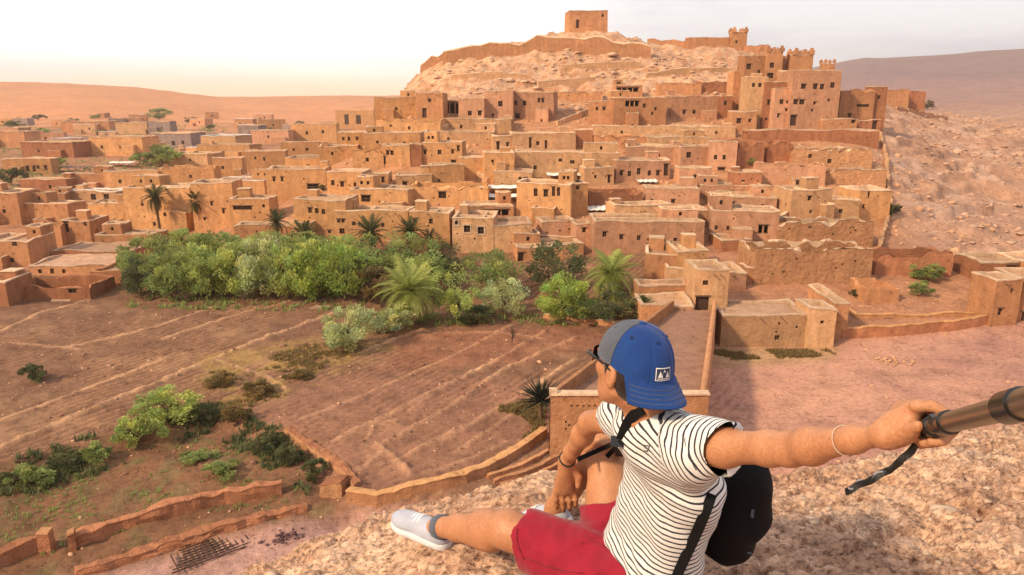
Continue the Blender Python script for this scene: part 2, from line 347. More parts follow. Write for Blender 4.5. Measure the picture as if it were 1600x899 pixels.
def ground_sheet():
    az = np.concatenate([np.radians(np.arange(-180, -42, 3.0)), np.radians(np.arange(-42, 42, .17)), np.radians(np.arange(42, 180, 3.0))])
    r = np.concatenate([[1, 8, 16, 22], np.arange(27, 112, .34), np.arange(112, 330, .85), np.geomspace(331, 2400, 90)])
    A, Rr = np.meshgrid(az, r); X = np.sin(A) * Rr; Y = np.cos(A) * Rr
    Z = terr(X, Y)
    o = grid_mesh('ground', X, Y, Z, M['ground'], wrap=True)
    # earth colours of the place: fields, river mud, rock, far hills (left ones with sunlit glow in the colour)
    c = np.empty(X.shape + (3,)); c[:] = (.40, .20, .115)
    def lay(mask, rgb):
        for k in range(3): c[..., k] = c[..., k] * (1 - mask) + rgb[k] * mask
    n = .5 + .5 * fbm(X / 5, Y / 5, 4, 40); n2 = .5 + .5 * fbm(X / 1.3, Y / 1.3, 4, 41)
    fl = (Y < 112) * (X < 25)
    lay(fl * 1.0, (.225, .122, .075)); lay(fl * sstep(.5, .75, n), (.30, .172, .10)); lay(fl * sstep(.55, .72, n2) * .6, (.165, .08, .05)); fa, fb = gflat(603, 690), gflat(900, 528); fn = np.array([-(fb.y - fa.y), fb.x - fa.x]); fn = fn / np.hypot(*fn); fq = (X * fn[0] + Y * fn[1] + .25 * fbm(X / 4, Y / 4, 2, 33)) / .85; lay(fl * .45 * sstep(.2, .8, np.sin(fq * 6.283)) * sstep(-.1, .15, fbm(X / 9, Y / 9, 2, 34)), (.38, .21, .12)); lay(fl * .4 * sstep(.2, .9, -np.sin(fq * 6.283)) * sstep(-.1, .15, fbm(X / 9, Y / 9, 2, 34)), (.15, .07, .045))
    for pts, h, wd in BW:
        lay(np.exp(-(segdist(X, Y, pts) / (wd * .72)) ** 2) * .95 * fl, (.56, .33, .19))
    lay(poly_mask(X, Y, LOWER, 2) * .8, (.20, .10, .055)); lay(poly_mask(X, Y, LOWER, 2) * sstep(.5, .65, n2) * .7, (.17, .125, .06))
    lay(poly_mask(X, Y, [(380, 660), (560, 590), (760, 600), (850, 620), (840, 680), (700, 745), (560, 760), (470, 680)], 3) * .5, (.33, .165, .11))
    lay(poly_mask(X, Y, [(640, 520), (900, 515), (930, 535), (800, 560), (620, 570)], 3) * .5, (.30, .12, .07))
    lay(poly_mask(X, Y, [(330, 560), (540, 520), (600, 545), (420, 620), (330, 640)], 2) * sstep(.35, .6, n2) * .6, (.36, .24, .08))
    lay(poly_mask(X, Y, RIVER_A, 2), (.46, .27, .22)); lay(poly_mask(X, Y, RIVER_B, 3), (.50, .27, .19)); lay(poly_mask(X, Y, RIVER_B, 3) * sstep(.45, .8, n), (.41, .215, .165))
    lay(poly_mask(X, Y, [(1118, 548), (1300, 545), (1290, 560), (1118, 570)], 1.5) * .6, (.40, .27, .13))
    up = in_hill(X, Y); lay(up, (.46, .235, .125)); lay(sstep(188, 205, Y) * up * sstep(.3, .6, n2), (.58, .37, .24))
    rs = sstep(-4, 6, X - (62 + (Y - 115) * 0.35)) * sstep(95, 108, Y) * (1 - sstep(420, 560, Y)); lay(rs, (.44, .26, .175)); lay(rs * sstep(.5, .75, n), (.52, .345, .255)); lay(rs * sstep(.52, .62, n2) * .5, (.38, .22, .15))
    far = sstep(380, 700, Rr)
    left = 1 - sstep(-.05, .2, X / np.maximum(Y, 1)); lay(far * left, (.62, .29, .145)); lay(far * (1 - left), (.34, .22, .20))  # left far hills: orange brightened to carry the sunlit horizon glow
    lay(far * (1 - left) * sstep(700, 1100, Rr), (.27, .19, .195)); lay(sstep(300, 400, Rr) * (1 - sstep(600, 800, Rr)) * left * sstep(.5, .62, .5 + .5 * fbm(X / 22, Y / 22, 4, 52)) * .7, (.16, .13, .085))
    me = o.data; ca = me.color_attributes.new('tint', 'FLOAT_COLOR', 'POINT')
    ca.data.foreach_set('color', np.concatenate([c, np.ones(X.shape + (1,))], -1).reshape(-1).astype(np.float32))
    tag(o, kind='structure'); return o
ground_sheet()
# ---------------------------------------------------------------- houses
def nz3(v, s): return mn.noise(Vector(v) * s)
def rect_wall(mb, x0, x1, z0, z1, fn, holes, step=1.6, m=0, top=None):
    """wall sheet with real openings; fn(x, z, dep) -> point; holes (x0,x1,z0,z1,depth)"""
    xs = sorted(set([x0, x1] + [round(a, 4) for h in holes for a in h[:2]])); zs = sorted(set([z0, z1] + [round(a, 4) for h in holes for a in h[2:4]]))
    def dens(a):
        o = [a[0]]
        for p, q in zip(a[:-1], a[1:]):
            k = max(1, int((q - p) / step)); o += [p + (q - p) * (i + 1) / k for i in range(k)]
        return o
    xs = dens([x for x in xs if x0 <= x <= x1]); zs = dens([z for z in zs if z0 <= z <= z1])
    idx = {}
    def V(x, z):
        k = (x, z)
        if k not in idx: idx[k] = len(mb.v); mb.v.append(tuple(fn(x, z, 0)))
        return idx[k]
    for a, b in zip(xs[:-1], xs[1:]):
        for c, d in zip(zs[:-1], zs[1:]):
            mx_, mz = (a + b) / 2, (c + d) / 2
            if any(h[0] < mx_ < h[1] and h[2] < mz < h[3] for h in holes): continue
            mb.f.append((V(a, c), V(b, c), V(b, d), V(a, d))); mb.m.append(m)
    for h in holes:
        a, b, c, d, dep = h
        q = [(a, c), (b, c), (b, d), (a, d)]
        for i in range(4):
            p, r = q[i], q[(i + 1) % 4]
            mb.add([fn(p[0], p[1], 0), fn(r[0], r[1], 0), fn(r[0], r[1], dep), fn(p[0], p[1], dep)], [(0, 1, 2, 3)], m)
    return xs
HN = [0]
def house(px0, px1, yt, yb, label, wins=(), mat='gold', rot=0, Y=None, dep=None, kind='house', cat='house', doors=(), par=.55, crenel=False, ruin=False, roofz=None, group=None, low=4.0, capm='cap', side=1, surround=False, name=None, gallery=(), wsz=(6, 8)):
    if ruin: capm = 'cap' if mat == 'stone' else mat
    HN[0] += 1; seed = HN[0] * 7.31; rnd = random.Random(HN[0])
    pc = (px0 + px1) / 2; Y_in = Y
    if rot == 0 and not crenel and Y is None: rot = rnd.choice((-1, 1)) * rnd.uniform(2, 11) if px1 - px0 < 120 else rnd.uniform(-3, 3)
    if Y is None: g = ground(pc, yb); Y = g.y
    P = atY(pc, yb, Y); top = atY(pc, yt, Y).z; zb = P.z
    a = atY(px0, yb, Y).x; b = atY(px1, yb, Y).x; wd = (b - a) / math.cos(R(rot)); H = top - zb
    if dep is None: dep = max(3.5, min(.75 * wd, 7.5))
    root = empty(name or ('house' if kind == 'house' else kind), (P.x, P.y, zb), R(rot))
    m = M[mat]; x0, x1 = -wd / 2, wd / 2; sx = (px1 - px0)
    ppm = sx / (b - a)
    def hole(px, py, w_, h_):
        cx = (px - pc) / sx * wd; cz = (yb - py) / (yb - yt) * H; hw = w_ / ppm / 2; hh = h_ / ppm / 2
        return [cx - hw, cx + hw, cz - hh, cz + hh, .3]
    hs = []
    for q in wins:
        px, py = q[:2]; w_, h_ = (q[2:4] if len(q) > 3 else wsz); hs.append((hole(px, py, w_, h_), 'window'))
    for q in doors:
        px, py = q[:2]; w_, h_ = (q[2:4] if len(q) > 3 else (8, 14)); hs.append((hole(px, py, w_, h_), 'door'))
    for q in gallery: hs.append((hole(*q), 'gallery'))
    if wd > 5 and H > 2.5 and not crenel and px1 - px0 > 45:
        for _ in range(rnd.randint(1, 4)):
            cx = rnd.uniform(x0 * .85, x1 * .85); cz = rnd.uniform(H * .25, H - par - .4); q_ = rnd.uniform(.09, .15); hs.append(([cx - q_, cx + q_, cz - q_, cz + q_, .3], 'niche'))
    ok = []
    for h, k in hs:
        h[0] = max(h[0], x0 + .12); h[1] = min(h[1], x1 - .12); h[2] = max(h[2], -2); h[3] = min(h[3], H - .25)
        if h[1] - h[0] < .12 or h[3] - h[2] < .12: continue
        if any(not (h[1] < g[0] - .05 or h[0] > g[1] + .05 or h[3] < g[2] - .05 or h[2] > g[3] + .05) for g, _ in ok): continue
        if k == 'gallery': h[4] = 1.3
        ok.append((h, k))
    tap = .03 * (1.6 if crenel else 1)
    def batter(x, y, z, amp=.07):
        k = 1 - tap * (z + low) / (H + low); yy = (y - dep / 2) * k + dep / 2; xx = x * k
        v = Vector((xx, yy, z)); s = Vector((seed, seed * .3, 0))
        n = mn.noise_vector((v + s) * .45) * amp + mn.noise_vector((v + s) * 1.7) * amp * .35
        if z > H - .17:
            n.z += mn.noise((v + s) * .9) * .13 + mn.noise((v + s) * .23) * .32 + mn.noise((v + s) * 2.3) * .06
            if ruin: q_ = max(0, mn.noise((Vector((x, y, 0)) + s) * .38) + .12) * 3.4; n.z -= (math.floor(q_ * 2.5) / 2.5 * .8 + q_ * .2 + .5 * max(0, mn.noise((Vector((x, y, 0)) + s) * 1.5))) * min(1, H / 4.5)
        if z > H - .01: n.z -= .05
        return v + n
    st = .55 if ruin else 1.2
    mb = MB()
    rect_wall(mb, x0, x1, -low, H, lambda x, z, d: batter(x, d, z), [h for h, k in ok], st)
    rect_wall(mb, 0, dep, -low, H, lambda y, z, d: batter(x1 - d, y, z), _side(rnd, dep, H, 1) if side else [], st)
    rect_wall(mb, 0, dep, -low, H, lambda y, z, d: batter(x0 + d, dep - y, z), _side(rnd, dep, H, 2) if side else [], st)
    rect_wall(mb, x0, x1, -low, H, lambda x, z, d: batter(-x, dep, z), [], st * 1.4)
    wall = mb.build('wall', m, root)
    th = min(.38, wd * .12)
    rz = H - par
    # parapet: top rim and inner face
    pb = MB()
    def ring(off, z, amp=True):
        n = max(3, int(wd / (.6 if ruin else 1.1))); k2 = max(2, int(dep / (.6 if ruin else 1.1))); o = []
        for i in range(n): o.append((x0 + off + (wd - 2 * off) * i / n, off))
        for i in range(k2): o.append((x1 - off, off + (dep - 2 * off) * i / k2))
        for i in range(n): o.append((x1 - off - (wd - 2 * off) * i / n, dep - off))
        for i in range(k2): o.append((x0 + off, dep - off - (dep - 2 * off) * i / k2))
        return [(x, y, z) for x, y in o]
    zi = -.5 if ruin else rz - .15
    rr = [[batter(*p) for p in ring(-.05, H - .16)], [batter(*p) + Vector((0, 0, .05)) for p in ring(-.06, H)], [batter(*p) + Vector((0, 0, .05)) for p in ring(th, H)], [batter(p[0], p[1], H - .3) for p in ring(th, H)], [Vector((p[0], p[1], zi)) for p in ring(th, H)]]
    nn = len(rr[0])
    for i in range(1 if ruin else 0, 4 if not ruin else 3):
        pb.add(rr[i] + rr[i + 1], [(k, (k + 1) % nn, nn + (k + 1) % nn, nn + k) for k in range(nn)])
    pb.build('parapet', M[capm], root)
    if ruin:
        ib = MB(); ib.add(rr[3] + rr[4], [(k, (k + 1) % nn, nn + (k + 1) % nn, nn + k) for k in range(nn)]); ib.build('inner_wall', m, root)
    else:
        fb = MB(); kx = max(2, int(wd / 1.6)); ky = max(2, int(dep / 1.6))
        vs = [(x0 + .1 + (wd - .2) * i / kx, .1 + (dep - .2) * j / ky, rz + .12 * nz3((i + seed, j, 0), .7)) for j in range(ky + 1) for i in range(kx + 1)]
        fb.add(vs, [(j * (kx + 1) + i, j * (kx + 1) + i + 1, (j + 1) * (kx + 1) + i + 1, (j + 1) * (kx + 1) + i) for j in range(ky) for i in range(kx)])
        fb.build('roof', M['roof'], root)
    for h, k in ok:
        q = MB(); a_, b_, c_, d_, dp = h
        q.add([batter(a_ - .04, dp - .03, c_ - .04), batter(b_ + .04, dp - .03, c_ - .04), batter(b_ + .04, dp - .03, d_ + .04), batter(a_ - .04, dp - .03, d_ + .04)], [(0, 1, 2, 3)])
        w_ = q.build(k if k != 'gallery' else 'loggia_back', M['door'] if k == 'door' else M['hole'], root)
        if k == 'window' and (b_ - a_) > .45:
            f = MB(); c0 = batter((a_ + b_) / 2, dp - .1, (c_ + d_) / 2)
            f.box(c0, (.05, .05, d_ - c_)); f.box(c0 + Vector((0, -.003, 0)), (b_ - a_, .045, .05)); f.build('frame', M['wood'], w_)
        if k == 'gallery':
            npost = max(1, int((b_ - a_) / 1.6))
            for i in range(1, npost + 1):
                f = MB(); f.box(batter(a_ + (b_ - a_) * i / (npost + 1), .25, (c_ + d_) / 2), (.22, .22, d_ - c_)); f.build('post', m, root)
        if surround and k == 'window':
            f = MB(); e = .22
            for (p0, p1, r0, r1) in ((a_ - e, a_, c_ - e, d_ + e), (b_, b_ + e, c_ - e, d_ + e), (a_, b_, d_, d_ + e), (a_, b_, c_ - e, c_)):
                f.box(batter((p0 + p1) / 2, -.02, (r0 + r1) / 2, 0), (p1 - p0, .12, r1 - r0))
            f.build('surround', M['pale'], root)
        if k in ('door', 'gallery') or (k == 'window' and rnd.random() < .3):
            f = MB(); f.box(batter((a_ + b_) / 2, -.02, d_ + .09, 0), (b_ - a_ + .3, .2, .14), jit=.01); f.build('lintel', M['wood'], root)
    if crenel:
        sz = min(.95, wd / 5)
        def merlon(x, y, big):
            f = MB(); q = sz * (1.25 if big else .8)
            f.box((x, y, H + q * .35), (q, q, q * .9), jit=.04); f.box((x, y, H + q * .95), (q * .55, q * .55, q * .6), jit=.03); f.build('merlon', m, root)
        tk = 1 - tap; xe, y0, y1 = x1 * tk - sz * .4, sz * .5, dep - sz * .5
        for x in (-xe, xe):
            for y in (y0, y1): merlon(x, y, True)
        n = int(crenel)
        for i in range(n):
            x = -xe + 2 * xe * (i + 1) / (n + 1); merlon(x, y0, False)
    if not ruin and not crenel and wd > 4 and dep > 4 and H > 2:
        r1 = rnd.random(); big = wd > 7 and Y_in is None
        if big and r1 < .62 and P.y < 215 and P.y > 95:
            w2 = wd * rnd.uniform(.25, .42); d2 = min(dep * .55, 3.6); sx_ = rnd.choice((-1, 1)); block(root, 'upper_room', sx_ * (x1 - w2 / 2 - .15), dep - d2 - .1, rz - .1, w2, d2, rnd.uniform(1.7, 2.6), mat, seed, rnd.randint(1, 2), rnd)
        if big and H > 3.2 and P.y > 95:
            for _ in range(3):
                w2 = wd * rnd.uniform(.2, .4); xc_ = rnd.uniform(x0 + w2 / 2, x1 - w2 / 2)
                if all(h2[1] < xc_ - w2 / 2 - .1 or h2[0] > xc_ + w2 / 2 + .1 or h2[2] > H * .62 for h2, _k in ok if _k != 'niche'):
                    block(root, 'annex', xc_, -rnd.uniform(1.4, 2.4), -low * .6, w2, 2.6, low * .6 + H * rnd.uniform(.35, .58), mat, seed + 3, 1, rnd); break
        if r1 > .7:
            f = MB(); hw, hd, hh_ = rnd.uniform(1.3, 2.4), rnd.uniform(1.2, 2), rnd.uniform(.9, 1.9); cx_ = rnd.choice((-1, 1)) * (x1 - hw / 2 - th - .1); cy_ = dep - hd / 2 - th - .15
            f.box((cx_, cy_, rz + hh_ / 2 - .1), (hw, hd, hh_ + .2), jit=.07, taper=.05); hu = f.build('roof_hut', M[mat], root)
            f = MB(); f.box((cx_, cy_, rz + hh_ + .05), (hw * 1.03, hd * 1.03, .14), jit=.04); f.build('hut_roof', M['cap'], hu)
        if rnd.random() < .55:
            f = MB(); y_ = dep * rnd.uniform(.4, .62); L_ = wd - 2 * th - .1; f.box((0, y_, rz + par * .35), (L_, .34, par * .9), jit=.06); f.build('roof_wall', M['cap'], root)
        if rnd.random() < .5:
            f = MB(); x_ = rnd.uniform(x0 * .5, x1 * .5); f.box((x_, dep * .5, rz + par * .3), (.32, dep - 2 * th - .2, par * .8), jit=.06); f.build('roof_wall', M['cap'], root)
    # rain spouts
    if not ruin and H > 2.5 and not crenel:
        for i in range(rnd.randint(0, 2)):
            f = MB(); x = rnd.uniform(x0 * .8, x1 * .8); p = batter(x, 0, rz + .1, 0); f.tube([p + Vector((0, .2, 0)), p + Vector((0, -.55, -.06))], .07, 5); f.build('rain_spout', M['wood'], root)
    tag(root, label, cat, group)
    return root
def block(root, nm, cx, cy, z0, w_, d_, h_, mat, seed, win=1, rnd=random):
    # an added room of the same house: walls with a real opening, a roof and a rim
    mb = MB(); hs = []
    for i in range(win):
        x_ = -w_ / 2 + w_ * (i + 1) / (win + 1) + rnd.uniform(-.1, .1); hs.append((x_ - .24, x_ + .24, h_ * .42, h_ * .42 + .62, .25))
    def P(x, y, z): v = Vector((cx + x * (1 - .03 * z / h_), cy + y, z0 + z)); q = v + Vector((seed, 0, 0)); return v + mn.noise_vector(q * .6) * .1 + Vector((0, 0, (mn.noise(q * .5) * .3 if z > h_ - .2 else 0)))
    rect_wall(mb, -w_ / 2, w_ / 2, 0, h_, lambda x, z, d: P(x, d, z), hs, .9)
    for sx in (-1, 1): rect_wall(mb, 0, d_, 0, h_, lambda y, z, d: P(sx * w_ / 2, y, z), [], .9)
    rect_wall(mb, -w_ / 2, w_ / 2, 0, h_, lambda x, z, d: P(x, d_, z), [], 1.2)
    o = mb.build(nm, M[mat], root); e = .26; rb = MB()
    def ring(off, z): return [P(a, b, z) for a, b in ((-w_ / 2 + off, off), (0, off), (w_ / 2 - off, off), (w_ / 2 - off, d_ / 2), (w_ / 2 - off, d_ - off), (0, d_ - off), (-w_ / 2 + off, d_ - off), (-w_ / 2 + off, d_ / 2))]
    rr = [ring(-.04, h_ - .12), ring(-.05, h_ + .03), ring(e, h_ + .03), ring(e, h_ - .35)]
    for i in range(3): rb.add(rr[i] + rr[i + 1], [(k, (k + 1) % 8, 8 + (k + 1) % 8, 8 + k) for k in range(8)])
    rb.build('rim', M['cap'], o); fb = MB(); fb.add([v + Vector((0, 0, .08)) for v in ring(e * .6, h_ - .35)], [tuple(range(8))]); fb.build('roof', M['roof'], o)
    for a, b, c, d, dp in hs: q = MB(); q.add([P(a - .03, dp - .02, c - .03), P(b + .03, dp - .02, c - .03), P(b + .03, dp - .02, d + .03), P(a - .03, dp - .02, d + .03)], [(0, 1, 2, 3)]); q.build('window', M['hole'], o)
    return o
def _side(rnd, dep, H, s):
    o = []
    if H > 3 and dep > 4:
        for i in range(rnd.randint(0, 2)):
            y = dep * (.3 + .4 * i) + rnd.uniform(-.3, .3); z = H * rnd.uniform(.45, .65); o.append((y - .2, y + .2, z - .28, z + .28, .25))
    return o
# ---------------------------------------------------------------- the village, house by house
h = house
# front row above the trees
h(460, 545, 312, 374, 'golden mud house with three windows in a row above the feathery trees', [(486, 329), (497, 330), (508, 331), (516, 362, 5, 5)], 'gold')
h(522, 641, 329, 378, 'long golden mud wall house behind the palms with scattered tiny windows', [(529, 346, 5, 6), (536, 346, 5, 6), (553, 350, 6, 6), (534, 362, 8, 8), (600, 352, 5, 6)], 'gold', dep=6)
h(639, 704, 330, 386, 'tall narrow golden house with two small windows, left of the house with white-framed windows', [(649, 346, 6, 8), (674, 346, 6, 8)], 'gold', rot=-6)
h(706, 772, 340, 397, 'mud house with two white-framed windows above the green trees', [(730, 358, 10, 11), (752, 360, 10, 11), (713, 349, 5, 6)], 'ochre', surround=True, dep=7)
h(727, 804, 321, 345, 'upper storey with a dark open gallery on top of the house with white-framed windows', gallery=[(765, 333, 62, 10)], mat='rust', Y=None, par=.3)
h(768, 832, 351, 398, 'plain windowless mud block right of the house with white-framed windows', [], 'ochre', rot=4, dep=7)
h(807, 914, 383, 408, 'low wide house with a square dark doorway behind the trees', [(841, 393, 5, 5)], 'rust', doors=[(812, 400, 12, 14)], dep=6)
h(812, 905, 368, 382, 'low flat terrace block with pale roof above the square dark doorway', [], 'ochre', dep=5)
h(899, 927, 350, 384, 'small square mud turret with one window beside the long six-window house', [(912, 360, 6, 7)], 'pink', dep=4)
h(926, 1101, 346, 394, 'very long pink mud house with six small windows in a line', [(942, 366), (969, 371), (997, 372), (1019, 374), (1036, 375), (1055, 376)], 'pink', dep=8)
h(957, 1052, 320, 350, 'pale upper storey with six dark windows over the very long pink house', [(967, 337), (979, 338), (993, 338), (1005, 340), (1018, 339), (1031, 341, 8, 9)], 'ochre', dep=5)
h(1054, 1106, 328, 358, 'small pale-roofed mud block at the right end of the six-window storey', [], 'ochre', dep=6)
# second tier
h(418, 511, 264, 308, 'broad golden mud house at the far left of the second tier with two slit windows', [(430, 280, 4, 7), (443, 280, 4, 7), (490, 292, 18, 8)], 'gold')
h(510, 569, 268, 304, 'golden house with three small windows beside the broad second-tier house', [(520, 286), (535, 288), (557, 289)], 'gold')
h(567, 608, 271, 298, 'small golden house with a window and a slit door above the walled courtyard', [(578, 285), (599, 281, 5, 9)], 'gold')
h(619, 676, 274, 298, 'golden block with a single window above the curved courtyard wall', [(633, 288, 7, 8)], 'ochre')
h(673, 726, 258, 292, 'high golden blank house with a sloping garden wall on its right', [(686, 282, 4, 4)], 'gold')
h(640, 764, 290, 322, 'roofless walled courtyard in the golden quarter above the front row', [(571 + 120, 305, 12, 10)], 'gold', ruin=True, dep=7)
h(545, 640, 296, 330, 'low courtyard house with one wide dark opening behind the long golden wall', [(571, 311, 15, 10)], 'gold', dep=7)
h(757, 804, 238, 287, 'orange mud house with a blank front left of the long pale-topped wall', [(770, 252, 4, 5)], 'gold', rot=8)
h(802, 968, 238, 278, 'long orange mud house with a pale roof edge and three tiny windows', [(875, 250, 6, 5), (894, 253, 7, 5), (900, 266, 7, 5), (835, 262, 5, 6)], 'ochre', dep=7)
h(770, 832, 268, 296, 'small pink house with a double dark window behind the white terrace awnings', [(813, 281, 5, 9), (822, 281, 8, 9)], 'ochre', dep=5)
h(806, 891, 286, 344, 'orange corner house with tall dark windows under a white cloth roof', [(836, 301, 6, 12), (852, 302, 7, 11), (864, 299, 5, 14), (872, 299, 5, 14)], 'gold', rot=-14, dep=7)
h(889, 919, 286, 340, 'narrow orange side wing with one high window beside the white cloth roof', [(902, 293, 7, 6)], 'gold', rot=18, dep=5)
h(960, 1048, 250, 285, 'pink house with five square windows in one row', [(969, 270), (982, 271), (997, 268, 6, 10), (1015, 271), (1029, 271)], 'pink', doors=[(1042, 266, 8, 18)])
h(977, 1060, 229, 254, 'low pink house with two dark windows above the five-window house', [(1015, 245), (1028, 244)], 'pink')
h(1060, 1141, 229, 262, 'pink house with one round dark window left of the twin-window house', [(1074, 242, 8, 9)], 'pink')
h(1107, 1149, 222, 268, 'square pink house with twin windows and a dark doorway at its foot', [(1117, 246, 5, 7), (1130, 246, 5, 7)], 'pink', doors=[(1127, 269 - 3, 11, 8)])
h(1008, 1092, 295, 325, 'pink house with two small windows below the five-window house', [(1018, 314, 5, 6), (1051, 315, 6, 6)], 'pink')
h(918, 1006, 300, 326, 'roofless ruined pink house in the middle of the village', [], 'red', ruin=True, dep=7)
h(1110, 1212, 308, 336, 'pink house with four windows above the house with a big dark opening', [(1117, 317, 6, 8), (1126, 320, 7, 10), (1144, 319, 5, 7), (1164, 324, 6, 7), (1190, 322, 5, 6)], 'pink')
h(1110, 1213, 330, 377, 'tall pink house with a big dark opening at its right corner', [(1119, 357, 5, 7), (1137, 357, 5, 7)], 'pink', gallery=[(1190, 358, 15, 14)])
h(1092, 1192, 289, 312, 'long low pink wall house above the four-window house', [], 'pink', dep=5)
h(1125, 1176, 374, 394, 'low pink shed in front of the tall house with a big dark opening', [], 'red', dep=5)
# third tier
h(380, 447, 236, 266, 'golden house at the left foot of the hill with two tiny windows', [(401, 247, 3, 4), (414, 249, 3, 5)], 'gold')
h(446, 532, 246, 268, 'low golden house with one window on the left flank of the hill', [(482, 260, 5, 5)], 'gold')
h(597, 642, 227, 262, 'golden house with twin windows and a slit door halfway up on the left', [(606, 239, 5, 7), (613, 239, 5, 7)], 'gold', doors=[(600, 251, 5, 12)], rot=-5)
h(641, 660, 225, 260, 'dark narrow recessed house between the two golden window houses', [], 'red', dep=3)
h(659, 723, 222, 260, 'tall golden house with four windows and a black doorway', [(664, 238, 4, 6), (687, 238, 6, 7), (708, 237, 4, 6), (717, 232, 4, 8)], 'gold', doors=[(709, 254, 8, 7)])
h(718, 760, 246, 280, 'blank golden house under a pale sloping ramp wall', [], 'gold', rot=6)
h(570, 658, 208, 238, 'long golden house with a blank front on the left flank', [(590, 222, 4, 4), (632, 224, 4, 4)], 'gold')
h(528, 572, 206, 236, 'small golden house with three tiny windows at the left edge of the hill', [(537, 217, 4, 5), (546, 217, 4, 6), (559, 217, 4, 5)], 'gold')
h(685, 772, 205, 226, 'pale-roofed low house above the tall four-window golden house', [(700, 217, 4, 4)], 'ochre')
h(770, 815, 212, 240, 'dark-fronted ochre house with three doors left of the three-opening house', [], 'ochre', doors=[(778, 228, 5, 12), (793, 229, 4, 12), (806, 226, 5, 12)])
h(800, 901, 208, 240, 'ochre house with a slit, a square and a slit opening in a row', [(828, 223, 4, 15), (840, 224, 5, 6), (853, 226, 4, 13)], 'ochre')
h(898, 926, 203, 232, 'small shaded brick-red cube between ochre houses', [], 'red', dep=5)
h(926, 1010, 212, 232, 'rounded crumbling low wall house right of the brick-red cube', [], 'rust', ruin=True)
h(1010, 1110, 214, 234, 'low pale house with a blank front under the long terrace wall', [(1060, 226, 4, 4)], 'ochre')
h(524, 586, 172, 202, 'golden house with two arched dark doorways at the upper left', [], 'gold', doors=[(542, 187, 7, 15), (561, 187, 8, 13)])
h(586, 652, 152, 190, 'stepped golden house at the top left skyline of the village', [(620, 170, 4, 4)], 'gold')
h(650, 693, 145, 188, 'orange house with a dark door at the foot of the cliff', [(672, 157, 5, 5)], 'rust', doors=[(663, 177, 7, 14)])
h(692, 722, 157, 180, 'small house with a dark pillared gallery near the cliff foot', gallery=[(707, 169, 26, 18)], mat='ochre')
h(716, 757, 154, 192, 'pink house with twin windows right of the pillared gallery', [(734, 177, 6, 7), (755 - 5, 177, 6, 7)], 'pink')
h(757, 802, 142, 190, 'pink house with one high and one low window under the rubble slope', [(782, 162, 7, 8), (770, 180, 4, 5)], 'pink')
h(800, 865, 144, 188, 'pink house with two pairs of windows and a dark broken corner door', [(804, 161, 6, 7), (819, 161, 6, 7), (842, 157, 4, 6), (848, 157, 4, 6)], 'pink', doors=[(808, 183, 8, 10)])
h(586, 690, 186, 212, 'row of crumbling golden rooms on the upper left flank', [(610, 196, 4, 5), (640, 200, 4, 5)], 'gold', ruin=True)
h(690, 800, 186, 208, 'weathered low ochre house under the twin-window pink house', [(720, 198, 4, 5), (770, 196, 4, 5)], 'ochre')
h(862, 942, 143, 160, 'long blank ruined wall house on the rubble slope', [], 'rust', ruin=True, dep=5)
h(920, 961, 158, 196, 'orange house with twin windows left of the house with the wide dark gallery', [(932, 170, 4, 5), (943, 170, 4, 5)], 'rust')
h(957, 1041, 152, 198, 'orange house with one wide dark gallery window and three small ones', [(1006, 165, 5, 6), (1024, 170, 4, 5), (1019, 177, 4, 5), (975, 150, 3, 3)], 'rust', gallery=[(986, 162, 22, 8)])
h(961, 1004, 133, 154, 'small rooftop room with an open dark veranda below the rubble slope', gallery=[(980, 140, 36, 7)], mat='rust', dep=5)
h(1028, 1096, 130, 148, 'broken roofless walls with a gap right of the rooftop room', [], 'rust', ruin=True, dep=5)
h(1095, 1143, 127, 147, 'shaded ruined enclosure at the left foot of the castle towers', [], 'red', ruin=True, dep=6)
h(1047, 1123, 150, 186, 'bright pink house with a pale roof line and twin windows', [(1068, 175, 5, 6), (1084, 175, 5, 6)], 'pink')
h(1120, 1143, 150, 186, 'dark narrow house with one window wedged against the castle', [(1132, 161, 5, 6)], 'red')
h(923, 1150, 197, 216, 'long low terrace wall house across the hill below the castle', [(970, 207, 4, 4), (1075, 206, 4, 4), (1120, 207, 4, 4)], 'ochre', dep=5)
# castle quarter
h(1141, 1181, 174, 208, 'low orange castle house with two windows at the front left foot of the castle', [(1153, 189, 7, 7), (1170, 189, 4, 5)], 'rust')
h(1142, 1163, 112, 178, 'slim plain castle tower left of the twin-window tower', [(1155, 133, 4, 5), (1152, 163, 4, 5)], 'rust', cat='tower', name='tower')
h(1162, 1194, 120, 202, 'tall orange castle tower with a pair of high windows', [(1172, 133, 5, 6), (1182, 133, 5, 6), (1196, 185, 4, 4)], 'ochre', cat='tower', name='tower', dep=6)
h(1190, 1232, 126, 204, 'castle block with a lone middle window left of the great keep', [(1199, 160, 7, 8), (1196, 186, 4, 4)], 'red', cat='tower', name='tower', Y=None, dep=6)
h(1205, 1236, 138, 206, 'lower castle wing with a stack of windows joined to the great keep', [(1217, 159, 7, 7), (1227, 160, 4, 4), (1214, 181, 4, 6), (1226, 172, 4, 4)], 'pink', cat='tower', name='tower', dep=5)
h(1230, 1308, 109, 206, 'great orange castle keep with two rows of dark windows', [(1248, 135, 8, 7), (1267, 135, 7, 8), (1278, 135, 7, 8), (1295, 133, 7, 8), (1238, 159, 7, 7), (1248, 159, 8, 7), (1269, 161, 4, 4), (1291, 156, 4, 4), (1226, 171, 4, 4), (1266, 172, 4, 4)], 'pink', doors=[(1237, 188, 10, 16)], cat='castle', name='castle_keep', dep=9, par=1.0, rot=3)
KY = ground(1269, 206).y
h(1239, 1269, 85, 116, 'crenellated square corner tower rising highest behind the great keep', [], 'rust', Y=KY + 10, crenel=2, cat='tower', name='tower', dep=5, low=6)
